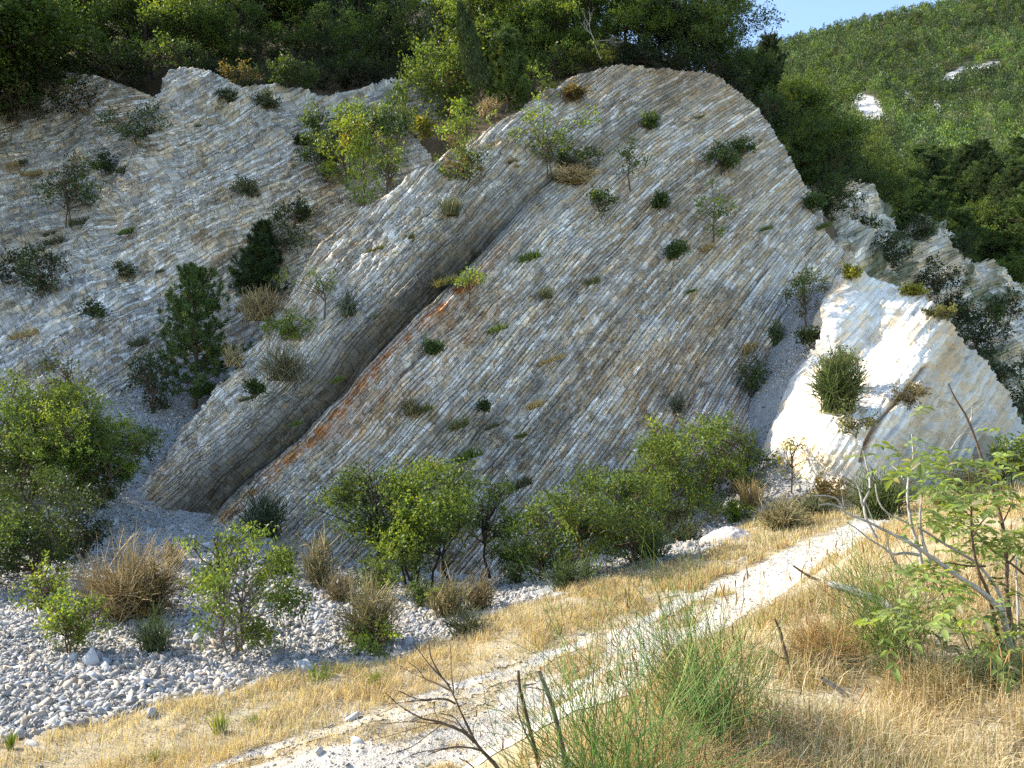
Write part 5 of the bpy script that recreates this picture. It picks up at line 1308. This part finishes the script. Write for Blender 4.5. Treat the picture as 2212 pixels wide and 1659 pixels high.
    T = b[:, None] + np.array([[0, 2, 1], [0, 3, 2], [7, 8, 10], [8, 9, 10]])[None]; Q = b[:, None] + np.array([[1, 2, 5, 4], [2, 3, 6, 5], [4, 5, 8, 7], [5, 6, 9, 8]])[None]
    col = np.array([.20, .27, .075])[None] * Cc[:, None].clip(.6, 1.5); old = rng.random(len(col)) < .05; col[old] = (.30, .28, .16)
    V2, F2 = tubes(rl, rr, 3); n0 = len(V)
    obj('foliage', mesh_np('foliage', np.concatenate([V, V2]), [T.reshape(-1, 3), np.concatenate([Q.reshape(-1, 4), F2 + n0])], M_leaf, np.concatenate([np.repeat(col, 11, 0), np.tile(np.array([.16, .2, .07]), (len(V2), 1))]), True), t)
sapling()

# green brooms and dry bushes on the bank
TONES['spart'] = (.12, .24, .07); TONES['spart2'] = (.24, .28, .09); TONES['gold'] = (.46, .28, .10)
def fg_broom(u, v, Y, w, h, tone, tone2, n, label, cat='broom bush', lean=0., heads=0, thick=.0022, sub=3, spread=1.):
    SEED[0] += 1; rng = np.random.default_rng(SEED[0]); p = P(u, v, Y); z = float(gz(p[0], p[1])) - .02; loc = (p[0], p[1], z)
    W = w / FPX * Y; H = h / FPX * Y
    V, F, c, tips = broom(rng, W, H, tone, n=n, thick=thick, tone2=tone2, sub=sub, spread=spread)
    V[:, 0] += lean * V[:, 2]; tips[:, 0] += lean * tips[:, 2]
    t = thing('broom_bush' if 'broom' in cat else 'dry_bush', label, cat, loc, None, mesh_np('stems', V, F, M_straw, c))
    if heads:
        L = []; Rr = []
        for i in rng.choice(len(tips), heads, replace=False):
            a = tips[i]; d = np.array([rng.normal(0, .25), rng.normal(0, .25), 1]) * rng.uniform(.03, .06); L.append(curve(a, a + d, rng, .1, 4)); Rr.append(np.array([.001, .003, .0025, .0006]))
        V2, F2 = tubes(L, Rr, 4); F = np.concatenate([F, F2 + len(V)]); V = np.concatenate([V, V2]); c = np.concatenate([c, np.tile(np.array([.22, .13, .07]), (len(V2), 1))])
    t.data = mesh_np('stems', V, F, M_leaf if tone == 'spart' else M_straw, c, True)
    return t
fg_broom(1350,1700,2.8,700,560,'spart','spart2',210,'large green broom with thin upright stems at the bottom right of centre',heads=40,sub=3,spread=1.1,lean=-.1)
fg_broom(1560,1560,3.5,420,430,'spart','spart2',190,'second green broom fan behind the large one, right of the track edge',heads=24,lean=-.28)
fg_broom(1950,1430,4.2,330,330,'spart','spart2',150,'green broom stems rising under the leafy sapling',heads=8,lean=-.35)
fg_broom(1240,1680,3.1,260,160,'gold','tan',150,'tangle of dry yellow stalks between the dead stems and the green broom','dry bush',thick=.0014)
fg_broom(1480,1670,3.1,520,170,'gold','tan',260,'dry yellow tangle under the large green broom','dry bush',thick=.0014,spread=1.2)
fg_broom(1770,1430,4.4,190,150,'gold','brown',200,'golden dry twiggy bush in the middle of the bank','dry bush',thick=.0016,sub=4,spread=1.2)
fg_broom(1730,1570,3.6,240,110,'grey','tan',200,'grey-green low bush beside the golden dry one','dry bush',thick=.0015,spread=1.2)
fg_broom(2010,1470,3.9,300,110,'olive','tan',220,'olive undergrowth below the leafy sapling','dry bush',thick=.0015,spread=1.2)
fg_broom(2160,1440,3.8,200,130,'grey','spart',160,'dark green undergrowth at the right edge under the sapling','dry bush',thick=.0016)
# sparse herbs in the golden strip
for (u, v, w, h, l) in [(475,1585,50,70,'green weed standing in the golden grass at the lower left'),(550,1565,30,45,'small green weed right of the taller one in the golden grass'),(22,1620,26,55,'bright green weed at the lower left corner'),
        (330,1640,60,40,'low green weed patch in the grass at the bottom left'),(690,1480,90,60,'green weeds at the tip of the scree'),(810,1480,50,40,'small green herb below the pale broom fan')]:
    plant('tuft','G',u,v,w,h*.9,'bright',l,'weed',n=70)
for p in PT.values():
    if not p['_used']:
        for ch in list(p.children): bpy.data.objects.remove(ch)
        bpy.data.objects.remove(p)
    else:
        pass
for o in C.objects:
    for k in ('_w', '_h', '_used'):
        if k in o: del o[k]
